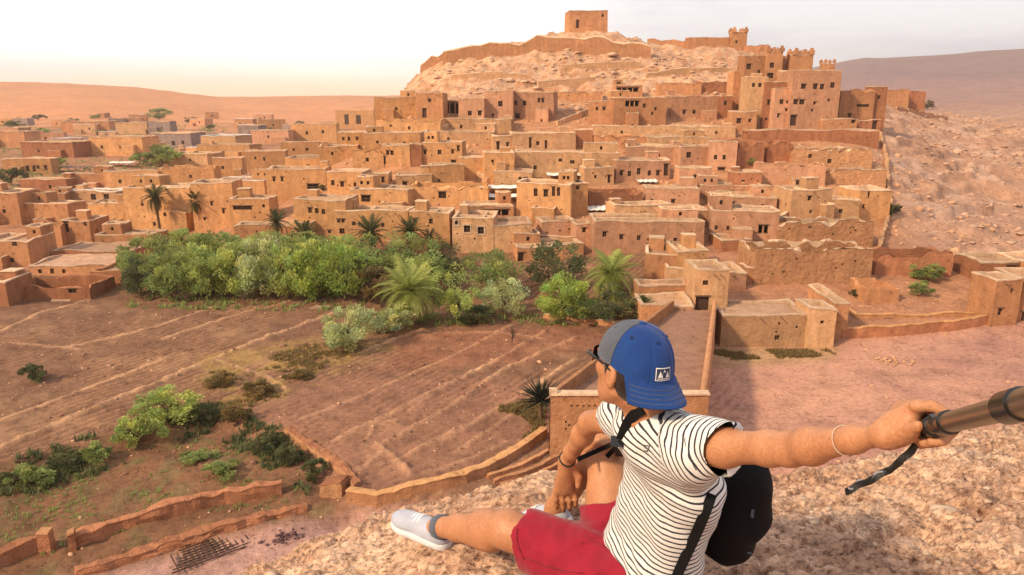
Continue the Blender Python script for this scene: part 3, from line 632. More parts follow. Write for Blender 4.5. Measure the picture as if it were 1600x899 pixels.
h(1287, 1304, 98, 116, 'small crenellated tower on the right rear corner of the great keep', [], 'rust', Y=KY + 8, crenel=1, cat='tower', name='tower', dep=3, low=6)
h(1194, 1220, 80, 140, 'dark-topped castle tower with two stacked windows on its face', [(1203, 102, 7, 8), (1202, 118, 10, 8)], 'rust', Y=KY + 12, crenel=2, cat='tower', name='tower', dep=6, low=6)
h(1160, 1195, 86, 140, 'square brown castle tower with one high window on the left skyline', [(1164 + 3, 104, 7, 8), (1184, 112, 4, 5)], 'rust', Y=KY + 13, cat='tower', name='tower', dep=6, low=6)
h(1219, 1236, 88, 140, 'pale slim tower between the two-window tower and the crenellated one', [], 'pink', Y=KY + 15, cat='tower', name='tower', dep=4, low=6)
h(1308, 1362, 140, 200, 'ruined castle annex with broken top right of the great keep', [(1345, 165, 20, 4), (1325, 180, 5, 5)], 'rust', ruin=True, Y=KY + 6, dep=8)
h(1357, 1381, 135, 196, 'square brick-red corner tower at the right end of the castle', [(1368, 152, 4, 5)], 'red', Y=KY + 7, cat='tower', name='tower', dep=4)
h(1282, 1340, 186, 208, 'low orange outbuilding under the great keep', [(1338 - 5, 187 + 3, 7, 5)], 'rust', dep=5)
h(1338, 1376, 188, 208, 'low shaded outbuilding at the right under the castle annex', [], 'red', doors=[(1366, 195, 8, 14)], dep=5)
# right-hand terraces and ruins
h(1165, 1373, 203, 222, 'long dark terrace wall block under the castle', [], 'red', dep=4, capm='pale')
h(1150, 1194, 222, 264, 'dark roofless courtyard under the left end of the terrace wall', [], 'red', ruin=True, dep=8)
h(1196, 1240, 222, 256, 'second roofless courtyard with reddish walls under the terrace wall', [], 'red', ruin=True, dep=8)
h(1240, 1358, 232, 266, 'long crumbling ruin with a lumpy top and two dark holes', [(1265, 244, 6, 6), (1295, 252, 6, 7), (1310, 238, 3, 3)], 'stone', ruin=True, dep=6)
h(1185, 1287, 256, 290, 'sloping broken pink walls in the middle of the ruins', [(1250, 262, 4, 4)], 'pink', ruin=True, dep=6)
h(1288, 1381, 266, 292, 'ruined enclosure at the right edge above the cliff path', [], 'stone', ruin=True, dep=6)
h(1232, 1300, 296, 344, 'ochre ruin-side house with one window and a small door tower', [(1261, 310, 7, 7), (1266, 331, 5, 5)], 'ochre', dep=6)
h(1238, 1272, 281, 300, 'tiny rooftop cabin with a black doorway among the ruins', [], 'ochre', doors=[(1246, 288, 7, 10)], dep=4)
h(1298, 1340, 312, 346, 'low ochre cube with one window right of the small door tower house', [(1312, 330, 6, 6)], 'ochre', dep=6)
h(1337, 1391, 297, 346, 'orange house with a narrow window on the village right edge', [(1345, 322, 5, 7), (1352, 303, 4, 12)], 'gold', rot=10, dep=6)
h(1212, 1364, 346, 384, 'long rubble-stone ruin behind the high stony wall', [(1230, 358, 3, 3), (1262, 356, 3, 3), (1300, 366, 3, 3), (1335, 360, 3, 3)], 'stone', ruin=True, dep=5)
h(1175, 1363, 389, 447, 'high broad stony wall house with a ragged top in the lower right', [(1200, 398, 2, 2), (1240, 405, 3, 3), (1290, 396, 2, 2), (1262, 428, 2, 2), (1305, 420, 3, 3), (1220, 425, 2, 2)], 'stone', ruin=True, dep=7)
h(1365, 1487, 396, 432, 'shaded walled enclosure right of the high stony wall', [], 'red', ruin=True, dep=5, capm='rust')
# gate quarter
h(1007, 1060, 397, 440, 'square house with an open light well in its roof near the gate', [], 'rust', dep=7)
h(1056, 1106, 391, 440, 'tall blank orange house behind the gate tower', [], 'gold', dep=6)
h(1040, 1084, 418, 450, 'low ochre house between the open-roof house and the gate tower', [], 'ochre', dep=5)
h(1083, 1136, 423, 492, 'gate tower with a square window over a dark archway', [(1099, 442, 9, 8)], 'ochre', doors=[(1096, 477, 21, 28)], cat='gatehouse', name='gatehouse', dep=6, Y=79.5)
h(1133, 1166, 424, 456, 'small pink house right behind the gate tower', [], 'pink', dep=5)
h(1163, 1197, 420, 446, 'small dark-sided house beside the foot of the stony wall', [(1185, 430, 8, 12)], 'rust', dep=4)
h(996, 1080, 447, 470, 'upper layered roof of the house left of the gate', [], 'rust', dep=4, Y=84, capm='pale')
h(1000, 1083, 476, 512, 'low house left of the gate with one dark window by the causeway', [(1028, 494, 10, 11)], 'rust', dep=5, Y=78)
h(1123, 1262, 493, 545, 'long low building with a broad smooth pink roof on the riverbed', [(1213, 528, 8, 8)], 'ochre', dep=6.5, Y=75, par=.35)
h(1258, 1302, 483, 545, 'corner turret of the broad pink roofed building with one window', [(1281, 504, 6, 5)], 'ochre', dep=4, Y=74.6, cat='turret', name='turret')
h(1299, 1321, 474, 542, 'narrow buttress house at the right of the corner turret', [], 'rust', dep=8, Y=77)
h(1345, 1403, 446, 486, 'low lumpy ruin with two round holes behind the long right wall', [(1371, 478, 5, 8), (1384, 478, 5, 5)], 'rust', ruin=True, dep=4, Y=86)
h(1330, 1566, 490, 514, 'long low right wall house with two square dark openings', [(1384, 503, 10, 8), (1440, 503, 10, 8)], 'rust', dep=3.5, Y=82, capm='gold')
h(1545, 1590, 437, 508, 'orange corner house at the right edge with a slit opening', [(1558, 487, 8, 12), (1573, 455, 4, 8)], 'rust', rot=8, dep=4, Y=80)
h(1592, 1690, 441, 508, 'orange house cut by the right frame edge with a dark arch', [(1640, 466, 8, 8)], 'rust', doors=[(1602, 497, 9, 16)], dep=7, Y=80.5, rot=-8)
h(1530, 1595, 410, 432, 'upper block with a dark open room above the right edge houses', gallery=[(1580, 420, 16, 12)], mat='red', dep=6, Y=92)
h(1600, 1680, 408, 430, 'upper house cut by the frame at the right behind the corner house', [], 'rust', dep=6, Y=91)
# lower left quarter
h(47, 176, 415, 432, 'low house with a broad brown flat roof and a row of openings', [(63, 424, 6, 7), (82, 424, 6, 8), (100, 424, 5, 7)], 'rust', dep=9, rot=3, par=.2, capm='pale')
h(80, 206, 392, 408, 'flat house with two sunken roof wells behind the broad brown roof', [], 'red', dep=8, par=.3, capm='pale')
h(140, 206, 424, 446, 'small dark house at the corner of the fields', [(190, 422, 8, 6)], 'red', dep=6, capm='rust')
h(12, 142, 448, 470, 'dark walled yard at the left edge of the fields', [(114, 452, 12, 14)], 'red', ruin=True, dep=7)
h(-30, 48, 376, 418, 'brown house cut by the left frame edge with two windows', [(28, 381, 8, 7), (20, 407, 7, 7)], 'rust', dep=8)
h(-40, 16, 440, 480, 'low wall house at the lower left frame edge', [], 'red', dep=5)
h(97, 146, 345, 384, 'tower-like brown house with a tall dark door and pale top', [(139, 350, 5, 6)], 'rust', doors=[(106, 354, 9, 18)], capm='pale', dep=6)
h(47, 98, 352, 386, 'arched ruin left of the tower-like brown house', [], 'rust', ruin=True, dep=6)
h(147, 242, 367, 392, 'long low brown house left of the two tall palms', [], 'rust', dep=6)
h(140, 204, 318, 358, 'rounded golden house behind the long low brown house', [], 'gold', dep=6)
h(100, 188, 298, 322, 'pale roofed house with two dark porch openings', [(148, 308, 9, 9), (170, 308, 9, 9)], 'ochre', capm='white', dep=6)
h(37, 112, 318, 352, 'brown blank house left of the rounded golden house', [], 'rust', dep=6)
h(33, 102, 303, 322, 'low brown house with a pale roof edge at the left', [(60, 312, 4, 4)], 'rust', dep=5)
h(-30, 36, 300, 350, 'dusky house at the left frame edge above the two-window brown house', [(10, 330, 6, 6)], 'rust', dep=7)
h(195, 308, 292, 366, 'large golden mud wall house behind the two tall palms', [(225, 320, 5, 5), (262, 335, 5, 6), (242, 350, 5, 6)], 'gold', dep=7)
h(305, 369, 286, 362, 'golden house with wall grooves right of the tall palms', [(335, 318, 4, 6), (352, 330, 4, 8), (322, 342, 4, 4)], 'gold', dep=7, rot=4)
h(333, 417, 282, 312, 'golden house with a broad pale roof at the foot of the hill', [(390, 300, 6, 4)], 'gold', capm='white', par=.15, dep=9)
h(362, 424, 311, 362, 'golden house behind the small reed pergola', [(382, 325, 30, 6), (415, 322, 4, 5)], 'gold', dep=6)
h(368, 462, 352, 380, 'low wall house below the reed pergola', [], 'rust', dep=4)
h(105, 168, 272, 300, 'brown house with a dark side behind the pale porch house', [(120, 283, 4, 6)], 'rust', dep=6)
h(35, 106, 280, 304, 'low brown house with a reddish roof at the left', [(80, 292, 4, 5)], 'red', dep=6)
h(166, 250, 268, 300, 'golden low house in the middle of the left quarter', [(190, 284, 4, 5), (225, 282, 4, 5)], 'gold', dep=6)
h(248, 336, 262, 298, 'golden ruin with broken inner walls in the left quarter', [(300, 276, 4, 5)], 'gold', ruin=True, dep=8)
h(8, 80, 248, 272, 'bright orange house with three dark doors far left', [(60, 262, 4, 5)], 'gold', doors=[(44, 264, 5, 9), (54, 264, 5, 9), (71, 263, 5, 8)], dep=6)
h(335, 380, 247, 280, 'golden cube left of the foot of the hill', [(350, 262, 4, 5)], 'gold', dep=6)
h(378, 424, 276, 304, 'golden house right of the broad pale roof at the hill foot', [(400, 290, 4, 5)], 'gold', dep=6)
h(235, 302, 208, 234, 'grey-blue concrete building with two windows far off on the plain', [(247, 223, 6, 7), (272, 224, 5, 6), (288, 223, 4, 5)], 'grey', dep=14)
h(312, 372, 212, 236, 'long farmhouse with a pale roof far off on the plain', [(330, 224, 4, 5)], 'ochre', capm='white', dep=14)
h(140, 226, 214, 244, 'far golden house on the plain left of the grey-blue building', [(160, 230, 4, 5), (190, 230, 4, 5)], 'gold', dep=14)
h(30, 120, 222, 246, 'far low reddish house on the plain at the left', [(60, 236, 4, 4)], 'red', dep=14)
h(-20, 40, 206, 232, 'far house cut by the left frame edge on the plain', [], 'rust', dep=14)
h(232, 330, 240, 262, 'far ochre walled farm on the plain behind the grey bush', [(250, 250, 4, 4), (300, 250, 4, 4)], 'ochre', dep=12)
h(392, 452, 204, 226, 'far pink house left of the hill on the plain', [(420, 214, 3, 4)], 'pink', dep=12)
h(440, 500, 222, 246, 'golden house stepping up the left end of the hill', [(460, 234, 4, 4), (480, 234, 4, 4)], 'gold', dep=6)
h(455, 528, 194, 224, 'high golden house on the left shoulder of the hill', [(480, 208, 4, 5), (506, 206, 4, 5)], 'gold', dep=6)
h(305, 395, 226, 250, 'far golden farm wall on the plain below the pale farmhouse', [(350, 238, 4, 4)], 'gold', dep=10)
h(100, 170, 190, 208, 'farthest tiny house on the plain at the foot of the left hills', [(130, 199, 3, 4)], 'rust', dep=18)
h(180, 232, 192, 210, 'tiny farthest house right of the bushes under the left hills', [], 'ochre', dep=18)
h(500, 560, 228, 254, 'golden house with a notched roof beside the three-tiny-window house', [(520, 240, 4, 5)], 'gold', dep=6)
h(552, 600, 234, 268, 'golden house with a round hollow shadow left of the twin-window house', [(575, 250, 5, 6)], 'gold', ruin=True, dep=6)
h(850, 925, 252 + 40, 330, 'ochre block in the shade right of the narrow orange side wing', [], 'ochre', dep=6) if False else None
h(912, 960, 262, 292, 'ochre house with a corner door left of the five-window house', [(930, 276, 4, 5)], 'ochre', doors=[(952, 280, 5, 12)])
h(1060, 1112, 262, 292, 'low pink house under the round-window house', [(1085, 276, 5, 6)], 'pink')
h(1140, 1188, 268, 300, 'low red house with a dark slit below the dark roofless courtyard', [(1160, 284, 5, 5)], 'red')
h(846, 900, 345, 372, 'low pink dome-roofed house behind the low pale terrace', [], 'pink', dep=5)
# hill top
h(889, 950, 16, 48, 'square lone granary tower on the summit of the hill', [(942, 24, 4, 4)], 'rust', rot=5, doors=[(902, 38, 5, 12)], cat='tower', name='summit_tower', Y=247, dep=10, par=.8, low=3, capm='red')
h(1075, 1143, 58, 80, 'long low fortress wall on the right skyline of the hill', [], 'rust', cat='fortress', name='fortress', Y=244, dep=6, low=4)
h(1143, 1166, 50, 86, 'ruined fortress tower with a jagged top on the right skyline', [(1149, 66, 3, 4)], 'rust', cat='tower', name='tower', Y=242, dep=5, low=5, crenel=1)
h(1166, 1200, 70, 96, 'crumbling stepped fortress wall right of the jagged tower', [], 'rust', cat='fortress', name='fortress', Y=238, dep=4, ruin=True)
h(1386, 1420, 140, 158, 'small far ruin on the ridge right of the castle', [], 'rust', Y=248, ruin=True, dep=5)
h(1408, 1446, 143, 160, 'second far ruin on the ridge, further right and lower', [], 'red', Y=252, ruin=True, dep=5)
rz_ = random.Random(99); far_l = []
while len(far_l) < 34:
    px_ = rz_.uniform(5, 500); py_ = rz_.uniform(184, 246)
    if px_ > 430 and py_ < 200: continue
    far_l.append((px_, py_))
far_l.sort(key=lambda q: q[1]); OR_ = 'first second third fourth fifth sixth seventh eighth ninth tenth eleventh twelfth'.split()
for r_, rn in enumerate(('farthest', 'middle', 'nearest')):
    row_ = sorted(far_l[r_ * 34 // 3:(r_ + 1) * 34 // 3])
    for i_, (px_, py_) in enumerate(row_):
        w_ = rz_.uniform(16, 44) * (.5 + (py_ - 170) / 90); hh_ = w_ * rz_.uniform(.25, .42) + 3; m_ = rz_.choice(('gold', 'ochre', 'rust', 'pink', 'grey'))
        h(px_ - w_ / 2, px_ + w_ / 2, py_ - hh_, py_, 'tiny %s house, %s from the left in the %s scatter of the hazy plain' % ({'gold': 'golden', 'ochre': 'ochre', 'rust': 'orange', 'pink': 'pink', 'grey': 'grey'}[m_], OR_[i_], rn), [(px_ + rz_.uniform(-.3, .3) * w_, py_ - hh_ * .5, 2.5, 3)], m_, dep=9, group='tiny far houses on the plain', rot=rz_.uniform(-25, 25), capm=rz_.choice(('cap', 'pale', 'white')))
# ---------------------------------------------------------------- long mud walls
def mud_wall(name, pts, h_, th, label, mat='rust', capm='cap', cat='wall', zs=None, group=None, bury=.6, step=.35, rough=.13):
    """pts: world ground points; a battered wall with an uneven top"""
    P = [Vector(p) for p in pts]; L = []
    for a, b in zip(P[:-1], P[1:]):
        n = max(1, int((b - a).length / step)); L += [a + (b - a) * i / n for i in range(n)]
    L.append(P[-1]); mb = MB(); cb = MB(); prof = [(-.55, -bury), (-.5, 0), (-.46, h_ * .5), (-.42, h_ * .93)]
    top = [(-.47, h_ * .93), (-.44, h_), (0, h_ * 1.05), (.44, h_), (.47, h_ * .93)]
    def row(profile, i):
        p = L[i]; t = (L[min(i + 1, len(L) - 1)] - L[max(i - 1, 0)]).normalized(); n = Vector((t.y, -t.x, 0)).normalized(); o = []
        hn = 1 + rough * 1.5 * mn.noise(p * .12 + Vector((3, 0, 0))) + rough * 1.2 * mn.noise(p * .8)
        for u, z in profile:
            v = p + n * (u * th) + Vector((0, 0, z * hn if z > 0 else z)); o.append(v + mn.noise_vector(v * 1.1) * rough * .7 + mn.noise_vector(v * 3.3) * rough * .3)
        return o
    full = prof + [(.42, h_ * .93), (.46, h_ * .5), (.5, 0), (.55, -bury)]
    for m_, pr in ((mb, full), (cb, top)):
        rows = [row(pr, i) for i in range(len(L))]; k = len(pr)
        m_.add([v for r in rows for v in r], [(i * k + j, i * k + j + 1, (i + 1) * k + j + 1, (i + 1) * k + j) for i in range(len(L) - 1) for j in range(k - 1)] + [tuple(range(k)), tuple(reversed(range((len(L) - 1) * k, len(L) * k)))])
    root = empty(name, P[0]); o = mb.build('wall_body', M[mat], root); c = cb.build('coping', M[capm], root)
    for q in (o, c): q.location = -P[0]
    tag(root, label, cat, group); return root
def gp(px, py, dz=0):
    q = gflat(px, py); z = tzf(q.x, q.y)
    for _ in range(6): q = gflat(px, py, z); z = tzf(q.x, q.y)
    return Vector((q.x, q.y, z + dz))
mud_wall('field_wall', [gp(*p) for p in ((544, 778), (590, 776), (642, 771), (690, 762), (725, 753), (760, 740), (788, 724), (815, 706), (850, 680))], .75, .7, 'long curved mud wall closing the field above the riverbed', 'rust', 'gold', group=None)
mud_wall('field_wall', [gp(*p) for p in ((-60, 900), (0, 880), (75, 856))], 1.0, .7, 'mud wall at the lower left frame edge ending in a post', 'red', 'red', rough=.2)
mud_wall('field_wall', [gp(*p) for p in ((112, 854), (180, 830), (260, 806), (350, 786), (440, 768))], .8, .8, 'straight thick mud wall along the riverbed in the lower left', 'red', 'red', rough=.22)
mud_wall('field_wall', [gp(*p) for p in ((120, 893), (250, 850), (350, 824), (480, 795))], .38, .8, 'low broken stone revetment between the riverbed and the thick mud wall', 'red', 'red', rough=.35)
mud_wall('field_wall', [gp(*p) for p in ((451, 672), (500, 706), (540, 738), (560, 762))], .3, .7, 'short field edge wall running down to the end of the curved wall', 'stone', 'red', rough=.3)
mud_wall('field_wall', [gp(*p) for p in ((505, 768), (540, 766))], .8, 1.2, 'stone slab block at the left end of the curved wall', 'stone', 'red', rough=.2)
mud_wall('field_wall', [gp(*p) for p in ((850, 497), (905, 505), (1000, 516))], .5, .5, 'low wall between the trees and the striped field', 'rust', 'cap')
mud_wall('field_wall', [gp(1313, 528), gp(1400, 524), gp(1490, 515), gp(1562, 503)], 1.1, .6, 'long low front wall along the right riverbed', 'red', 'gold')
mud_wall('post_wall', [gp(66, 860), gp(84, 858)], 1.4, .9, 'square mud gate post in the lower left field wall', 'red', 'rust', cat='post')
mud_wall('post_wall', [gp(108, 858), gp(120, 855)], 1.3, .8, 'right gate post facing the square post across the gap', 'red', 'rust', cat='post')
for i, (x, y0, x2, y2) in enumerate(((762, 748, 868, 702), (772, 756, 872, 716), (782, 763, 874, 728), (790, 772, 878, 741))):
    mud_wall('terrace_step', [gp(x, y0), gp((x + x2) / 2, (y0 + y2) / 2 + 5), gp(x2, y2)], .3, .35, ('topmost', 'second', 'third', 'lowest')[i] + ' low terrace step below the curved field wall', 'red', 'rust', cat='terrace step', group='terrace steps below the curved wall', rough=.12)
# upper rampart round the hill
def hill(px, py, Y=None):
    if Y is None: g = ground(px, py)
    else: g = atY(px, py, Y)
    return Vector((g.x, g.y, tzf(g.x, g.y)))
mud_wall('rampart_wall', [hill(px, 0, 230 - abs(px - 850) * .012) for px in range(690, 1021, 30)], 3.6, 1.2, 'long eroded rampart wall under the summit tower', 'rust', 'cap', bury=2, step=2, rough=.3)
mud_wall('rampart_wall', [hill(px, 0, 234) for px in (654, 672, 692, 704)], 3.4, 1.2, 'short crumbling rampart on the left brink of the cliff', 'rust', 'cap', bury=2, step=2, rough=.3)
mud_wall('rampart_wall', [hill(px, 0, 250 - abs(px - 1050) * .02) for px in (1015, 1045, 1080)], 2.2, 1.0, 'broken rampart leading to the long fortress wall', 'rust', 'rust', bury=2, step=2, rough=.3)
for i, (a, b, hh, lab) in enumerate((((880, 108), (1000, 104), 1.6, 'low retaining wall high on the rubble slope'), ((1010, 118), (1140, 112), 1.5, 'pale retaining wall left of the castle towers'), ((705, 128), (830, 120), 1.5, 'low retaining wall over the left cliff houses'),
        ((840, 140), (930, 128), 1.4, 'short retaining wall above the blank ruined wall house'), ((870, 196), (930, 176), 1.2, 'slanting pale path wall climbing the middle of the village'), ((640, 222), (700, 204), 1.2, 'short slanting lane wall on the left flank'),
        ((724, 262), (762, 288), 1.3, 'pale sloping garden wall descending beside the high golden house'), ((1195, 322), (1240, 300), 1.2, 'slanting lane wall rising to the tiny rooftop cabin'), ((1215, 352), (1228, 344), 1.5, 'broken wall stub beside the rubble-stone ruin'),
        ((1372, 400), (1388, 340), 1.6, 'pale boundary wall climbing the village right edge'), ((1390, 330), (1384, 250), 1.5, 'upper boundary wall with stones on the village right edge'), ((1383, 245), (1372, 205), 1.5, 'topmost stretch of boundary wall under the castle'),
        ((1485, 400), (1512, 432), 1.5, 'pale angled wall between the shaded enclosure and the right houses'), ((1400, 172), (1480, 186), 1.2, 'dark ledge wall running right from the castle'))):
    A, B = hill(*a), hill(*b); mud_wall('lane_wall', [A, Vector(((A.x + B.x) / 2, (A.y + B.y) / 2, tz((A.x + B.x) / 2, (A.y + B.y) / 2))), B], hh * (1 if i < 9 else .7), .6, lab, 'ochre' if i < 7 else 'pink', 'cap' if i < 9 else 'ochre', bury=1.5, step=1.0, rough=.15 if i < 9 else .4)
# ---------------------------------------------------------------- causeway to the gate
def causeway():
    root = empty('causeway', (12, 50, 0)); O = Vector((12, 50, 0))
    A = atY(870, 628, 50.5); A.z = 4.0; B = Vector((A.x + 10.6, 50.5, 4.0)); C_ = atY(1052, 497, 78.0); D = atY(1112, 497, 78.0); C_.z = D.z = 3.3
    def q(mb, pts): mb.add([p - O for p in pts], [(0, 1, 2, 3)])
    mb = MB(); n = 24; fs = []
    L = [A.lerp(C_, i / n) for i in range(n + 1)]; Rr = [B.lerp(D, i / n) for i in range(n + 1)]
    vs = []
    for a, b in zip(L, Rr):
        for k in range(7):
            p = a.lerp(b, k / 6); vs.append(p + Vector((0, 0, .05 * mn.noise(p * .6))) - O)
    mb.add(vs, [(i * 7 + k, i * 7 + k + 1, (i + 1) * 7 + k + 1, (i + 1) * 7 + k) for i in range(n) for k in range(6)])
    mb.build('deck', M['causeway'], root)
    for nm, a, b, out_ in (('parapet', A, C_, -1), ('parapet', B, D, 1)):
        mb = MB(); n = 26; rows = []
        for i in range(n + 1):
            p = a.lerp(b, i / n); e = Vector((out_ * .45, 0, 0)); j = mn.noise(p * .8) * .06
            rows += [p + Vector((0, 0, -5)) + e * 1.3 - O, p + e + Vector((j, 0, 1.05 + j)) - O, p + e * .6 + Vector((0, 0, 1.15 + j)) - O, p + Vector((0, 0, 1.1 + j)) - O, p + Vector((0, 0, -.1)) - O]
        mb.add(rows, [(i * 5 + k, i * 5 + k + 1, (i + 1) * 5 + k + 1, (i + 1) * 5 + k) for i in range(n) for k in range(4)]); mb.build(nm, M['rust'], root)
    # end wall with the row of small drain holes
    xa, xb = A.x - .5, B.x + .5; hs = []
    for i in range(7): x = xa + 1.5 + i * .42; hs.append((x, x + .2, 4.05, 4.2, .2))
    for i in range(3): x = xa + 1.1 + (i % 2) * .25; z = 2.2 + i * .28; hs.append((x, x + .16, z, z + .16, .2))
    mb = MB(); rect_wall(mb, xa, xb, -1, 5.0, lambda x, z, d: Vector((x, 50.05 - z * .03 + d, z)) + mn.noise_vector(Vector((x, z, 3)) * .7) * .06 - O, hs, .8); mb.build('end_wall', M['rust'], root)
    mb = MB(); mb.box(Vector(((xa + xb) / 2, 50.15, 5.06)) - O, (xb - xa + .15, .7, .14), jit=.03); mb.box(Vector((xa + .2, 50.1, 5.2)) - O, (.55, .6, .45), jit=.03); mb.build('coping', M['cap'], root)
    tag(root, 'broad walled mud causeway leading up to the dark gate archway', 'causeway')
M['causeway'] = mud('mud_causeway', (.50, .29, .20))
causeway()
# ---------------------------------------------------------------- vegetation
def leaf_mat(name, c, var=.5, trans=.5):
    m, t, b = mat_new(name); b.inputs['Roughness'].default_value = .65; b.inputs['Specular IOR Level'].default_value = .25
    at = N(t, 'ShaderNodeVertexColor', layer_name='tone').outputs[0]
    c2 = mixc(t, 1.0, c, at, 'MULTIPLY'); t.links.new(c2, b.inputs['Base Color'])
    tr = N(t, 'ShaderNodeBsdfTranslucent'); t.links.new(c2, tr.inputs[0]); ms = N(t, 'ShaderNodeMixShader'); ms.inputs[0].default_value = trans
    t.links.new(b.outputs[0], ms.inputs[1]); t.links.new(tr.outputs[0], ms.inputs[2]); t.links.new(ms.outputs[0], t.nodes['Material Output'].inputs[0]); return m
LM = {'sage': leaf_mat('leaf_sage', (.44, .50, .15)), 'lime': leaf_mat('leaf_lime', (.37, .46, .11)), 'dark': leaf_mat('leaf_dark', (.15, .165, .07)), 'olive': leaf_mat('leaf_olive', (.32, .37, .12)),
      'silver': leaf_mat('leaf_silver', (.54, .58, .28)), 'palm': leaf_mat('leaf_palm', (.36, .42, .13)), 'palmdark': leaf_mat('leaf_palm_dark', (.085, .095, .04)), 'dry': leaf_mat('leaf_dry', (.28, .20, .08)), 'agave': leaf_mat('leaf_agave', (.045, .06, .04))}
BARK = plain('bark', (.13, .08, .05), .95, 3, .4, .6, .05)
def crown_mesh(seed, n=2600, leaf=.05, shape=(1, 1, .8), feather=.5, hollow=.55, clumps=46):
    """leaf faces gathered in clumps through an uneven unit crown (radius 1)"""
    rng = np.random.RandomState(seed); cc = []
    while len(cc) < clumps:
        p = rng.uniform(-1, 1, 3); r = np.linalg.norm(p)
        if r > 1 or r < hollow * rng.rand(): continue
        if p[2] < -.75: continue
        k = 1 + .28 * math.sin(3 * math.atan2(p[1], p[0]) + seed) * (1 - abs(p[2])); cc.append(p * k)
    cc = np.array(cc); sz = rng.uniform(.16, .34, clumps); tone = rng.uniform(.62, 1.35, clumps); hue = rng.uniform(-.12, .12, clumps)
    pick = rng.randint(0, clumps, n); d = rng.normal(0, 1, (n, 3)); d /= np.linalg.norm(d, axis=1)[:, None]; rr = rng.rand(n) ** .45
    P = cc[pick] + d * (rr * sz[pick])[:, None]; P *= np.array(shape)
    outw = P / (np.linalg.norm(P, axis=1)[:, None] + 1e-6); up = np.array([0, 0, 1.0])
    dirv = outw * .6 + d * .6 + up * feather + rng.normal(0, .35, (n, 3)); dirv /= np.linalg.norm(dirv, axis=1)[:, None]
    sd_ = np.cross(dirv, rng.normal(0, 1, (n, 3))); sd_ /= np.linalg.norm(sd_, axis=1)[:, None]
    L = (leaf * rng.uniform(.7, 1.7, n))[:, None]; Wd = L * .33
    V = np.stack([P, P + dirv * L * .5 + sd_ * Wd, P + dirv * L, P + dirv * L * .5 - sd_ * Wd], 1).reshape(-1, 3)
    me = bpy.data.meshes.new('crown'); me.vertices.add(n * 4); me.vertices.foreach_set('co', V.ravel().astype(np.float32))
    me.loops.add(n * 4); me.loops.foreach_set('vertex_index', np.arange(n * 4, dtype=np.int32)); me.polygons.add(n); me.polygons.foreach_set('loop_start', np.arange(0, n * 4, 4, dtype=np.int32)); me.update(calc_edges=True)
    tn = tone[pick] * rng.uniform(.8, 1.2, n); c = np.stack([tn * (1 + hue[pick]), tn, tn * (1 - hue[pick]), np.ones(n)], 1); c = np.repeat(c, 4, 0)
    a = me.color_attributes.new('tone', 'FLOAT_COLOR', 'POINT'); a.data.foreach_set('color', c.ravel().astype(np.float32)); return me
CROWN = {}
def crown(kind, matk, var):
    k = (kind, matk, var)
    if k not in CROWN:
        if kind == 'feather': me = crown_mesh(var * 13 + 5, 5200, .085, (1, 1, 1), .9, .35, 60)
        elif kind == 'round': me = crown_mesh(var * 17 + 2, 4200, .075, (1, 1, .95), .3, .5, 46)
        elif kind == 'bush': me = crown_mesh(var * 11 + 3, 2600, .12, (1, 1, .9), .5, .3, 26)
        me.materials.append(LM[matk]); CROWN[k] = me
    return CROWN[k]
def trunk_mb(hh, spread, seed, r0=.16):
    rnd = random.Random(seed); mb = MB(); t = Vector((rnd.uniform(-.2, .2), rnd.uniform(-.2, .2), hh * .45)); mb.tube([(0, 0, -.4), t * .5, t], [r0, r0 * .8, r0 * .6], 7)
    for i in range(7):
        a = i * 2.4 + rnd.random(); e = Vector((math.cos(a) * spread * rnd.uniform(.3, .75), math.sin(a) * spread * rnd.uniform(.3, .75), hh * rnd.uniform(.65, .95)))
        mb.tube([t * rnd.uniform(.5, 1), (t + e) / 2 + Vector((0, 0, .1 * hh)), e], [r0 * .5, r0 * .3, r0 * .1], 5)
    return mb
def bush_tree(px, yb, wpx, hpx, kind, matk, label, cat='tree', name='tree', group=None, Y=None, lift=.12):
    g = gp(px, yb) if (Y is None and yb > 440) else (hill(px, yb, Y) if Y else hill(px, yb))
    d = g.y; sc_ = d / (CP * FPX); wd = wpx * sc_; hh = hpx * sc_ * 1.02
    rz = random.uniform(0, 6.28); root = empty(name, g, rz)
    cm = bpy.data.objects.new('crown', crown(kind, matk, random.randint(0, 2))); col.objects.link(cm); cm.parent = root
    cm.scale = (wd / 2 * .95, wd / 2 * .95, hh * .5); cm.location = (0, 0, hh * (.5 + lift * .3))
    tb = trunk_mb(hh * .8, wd * .5, int(px), max(.05, min(.2, hh * .03))); tb.build('trunk', BARK, root, True)
    tag(root, label, cat, group); return root
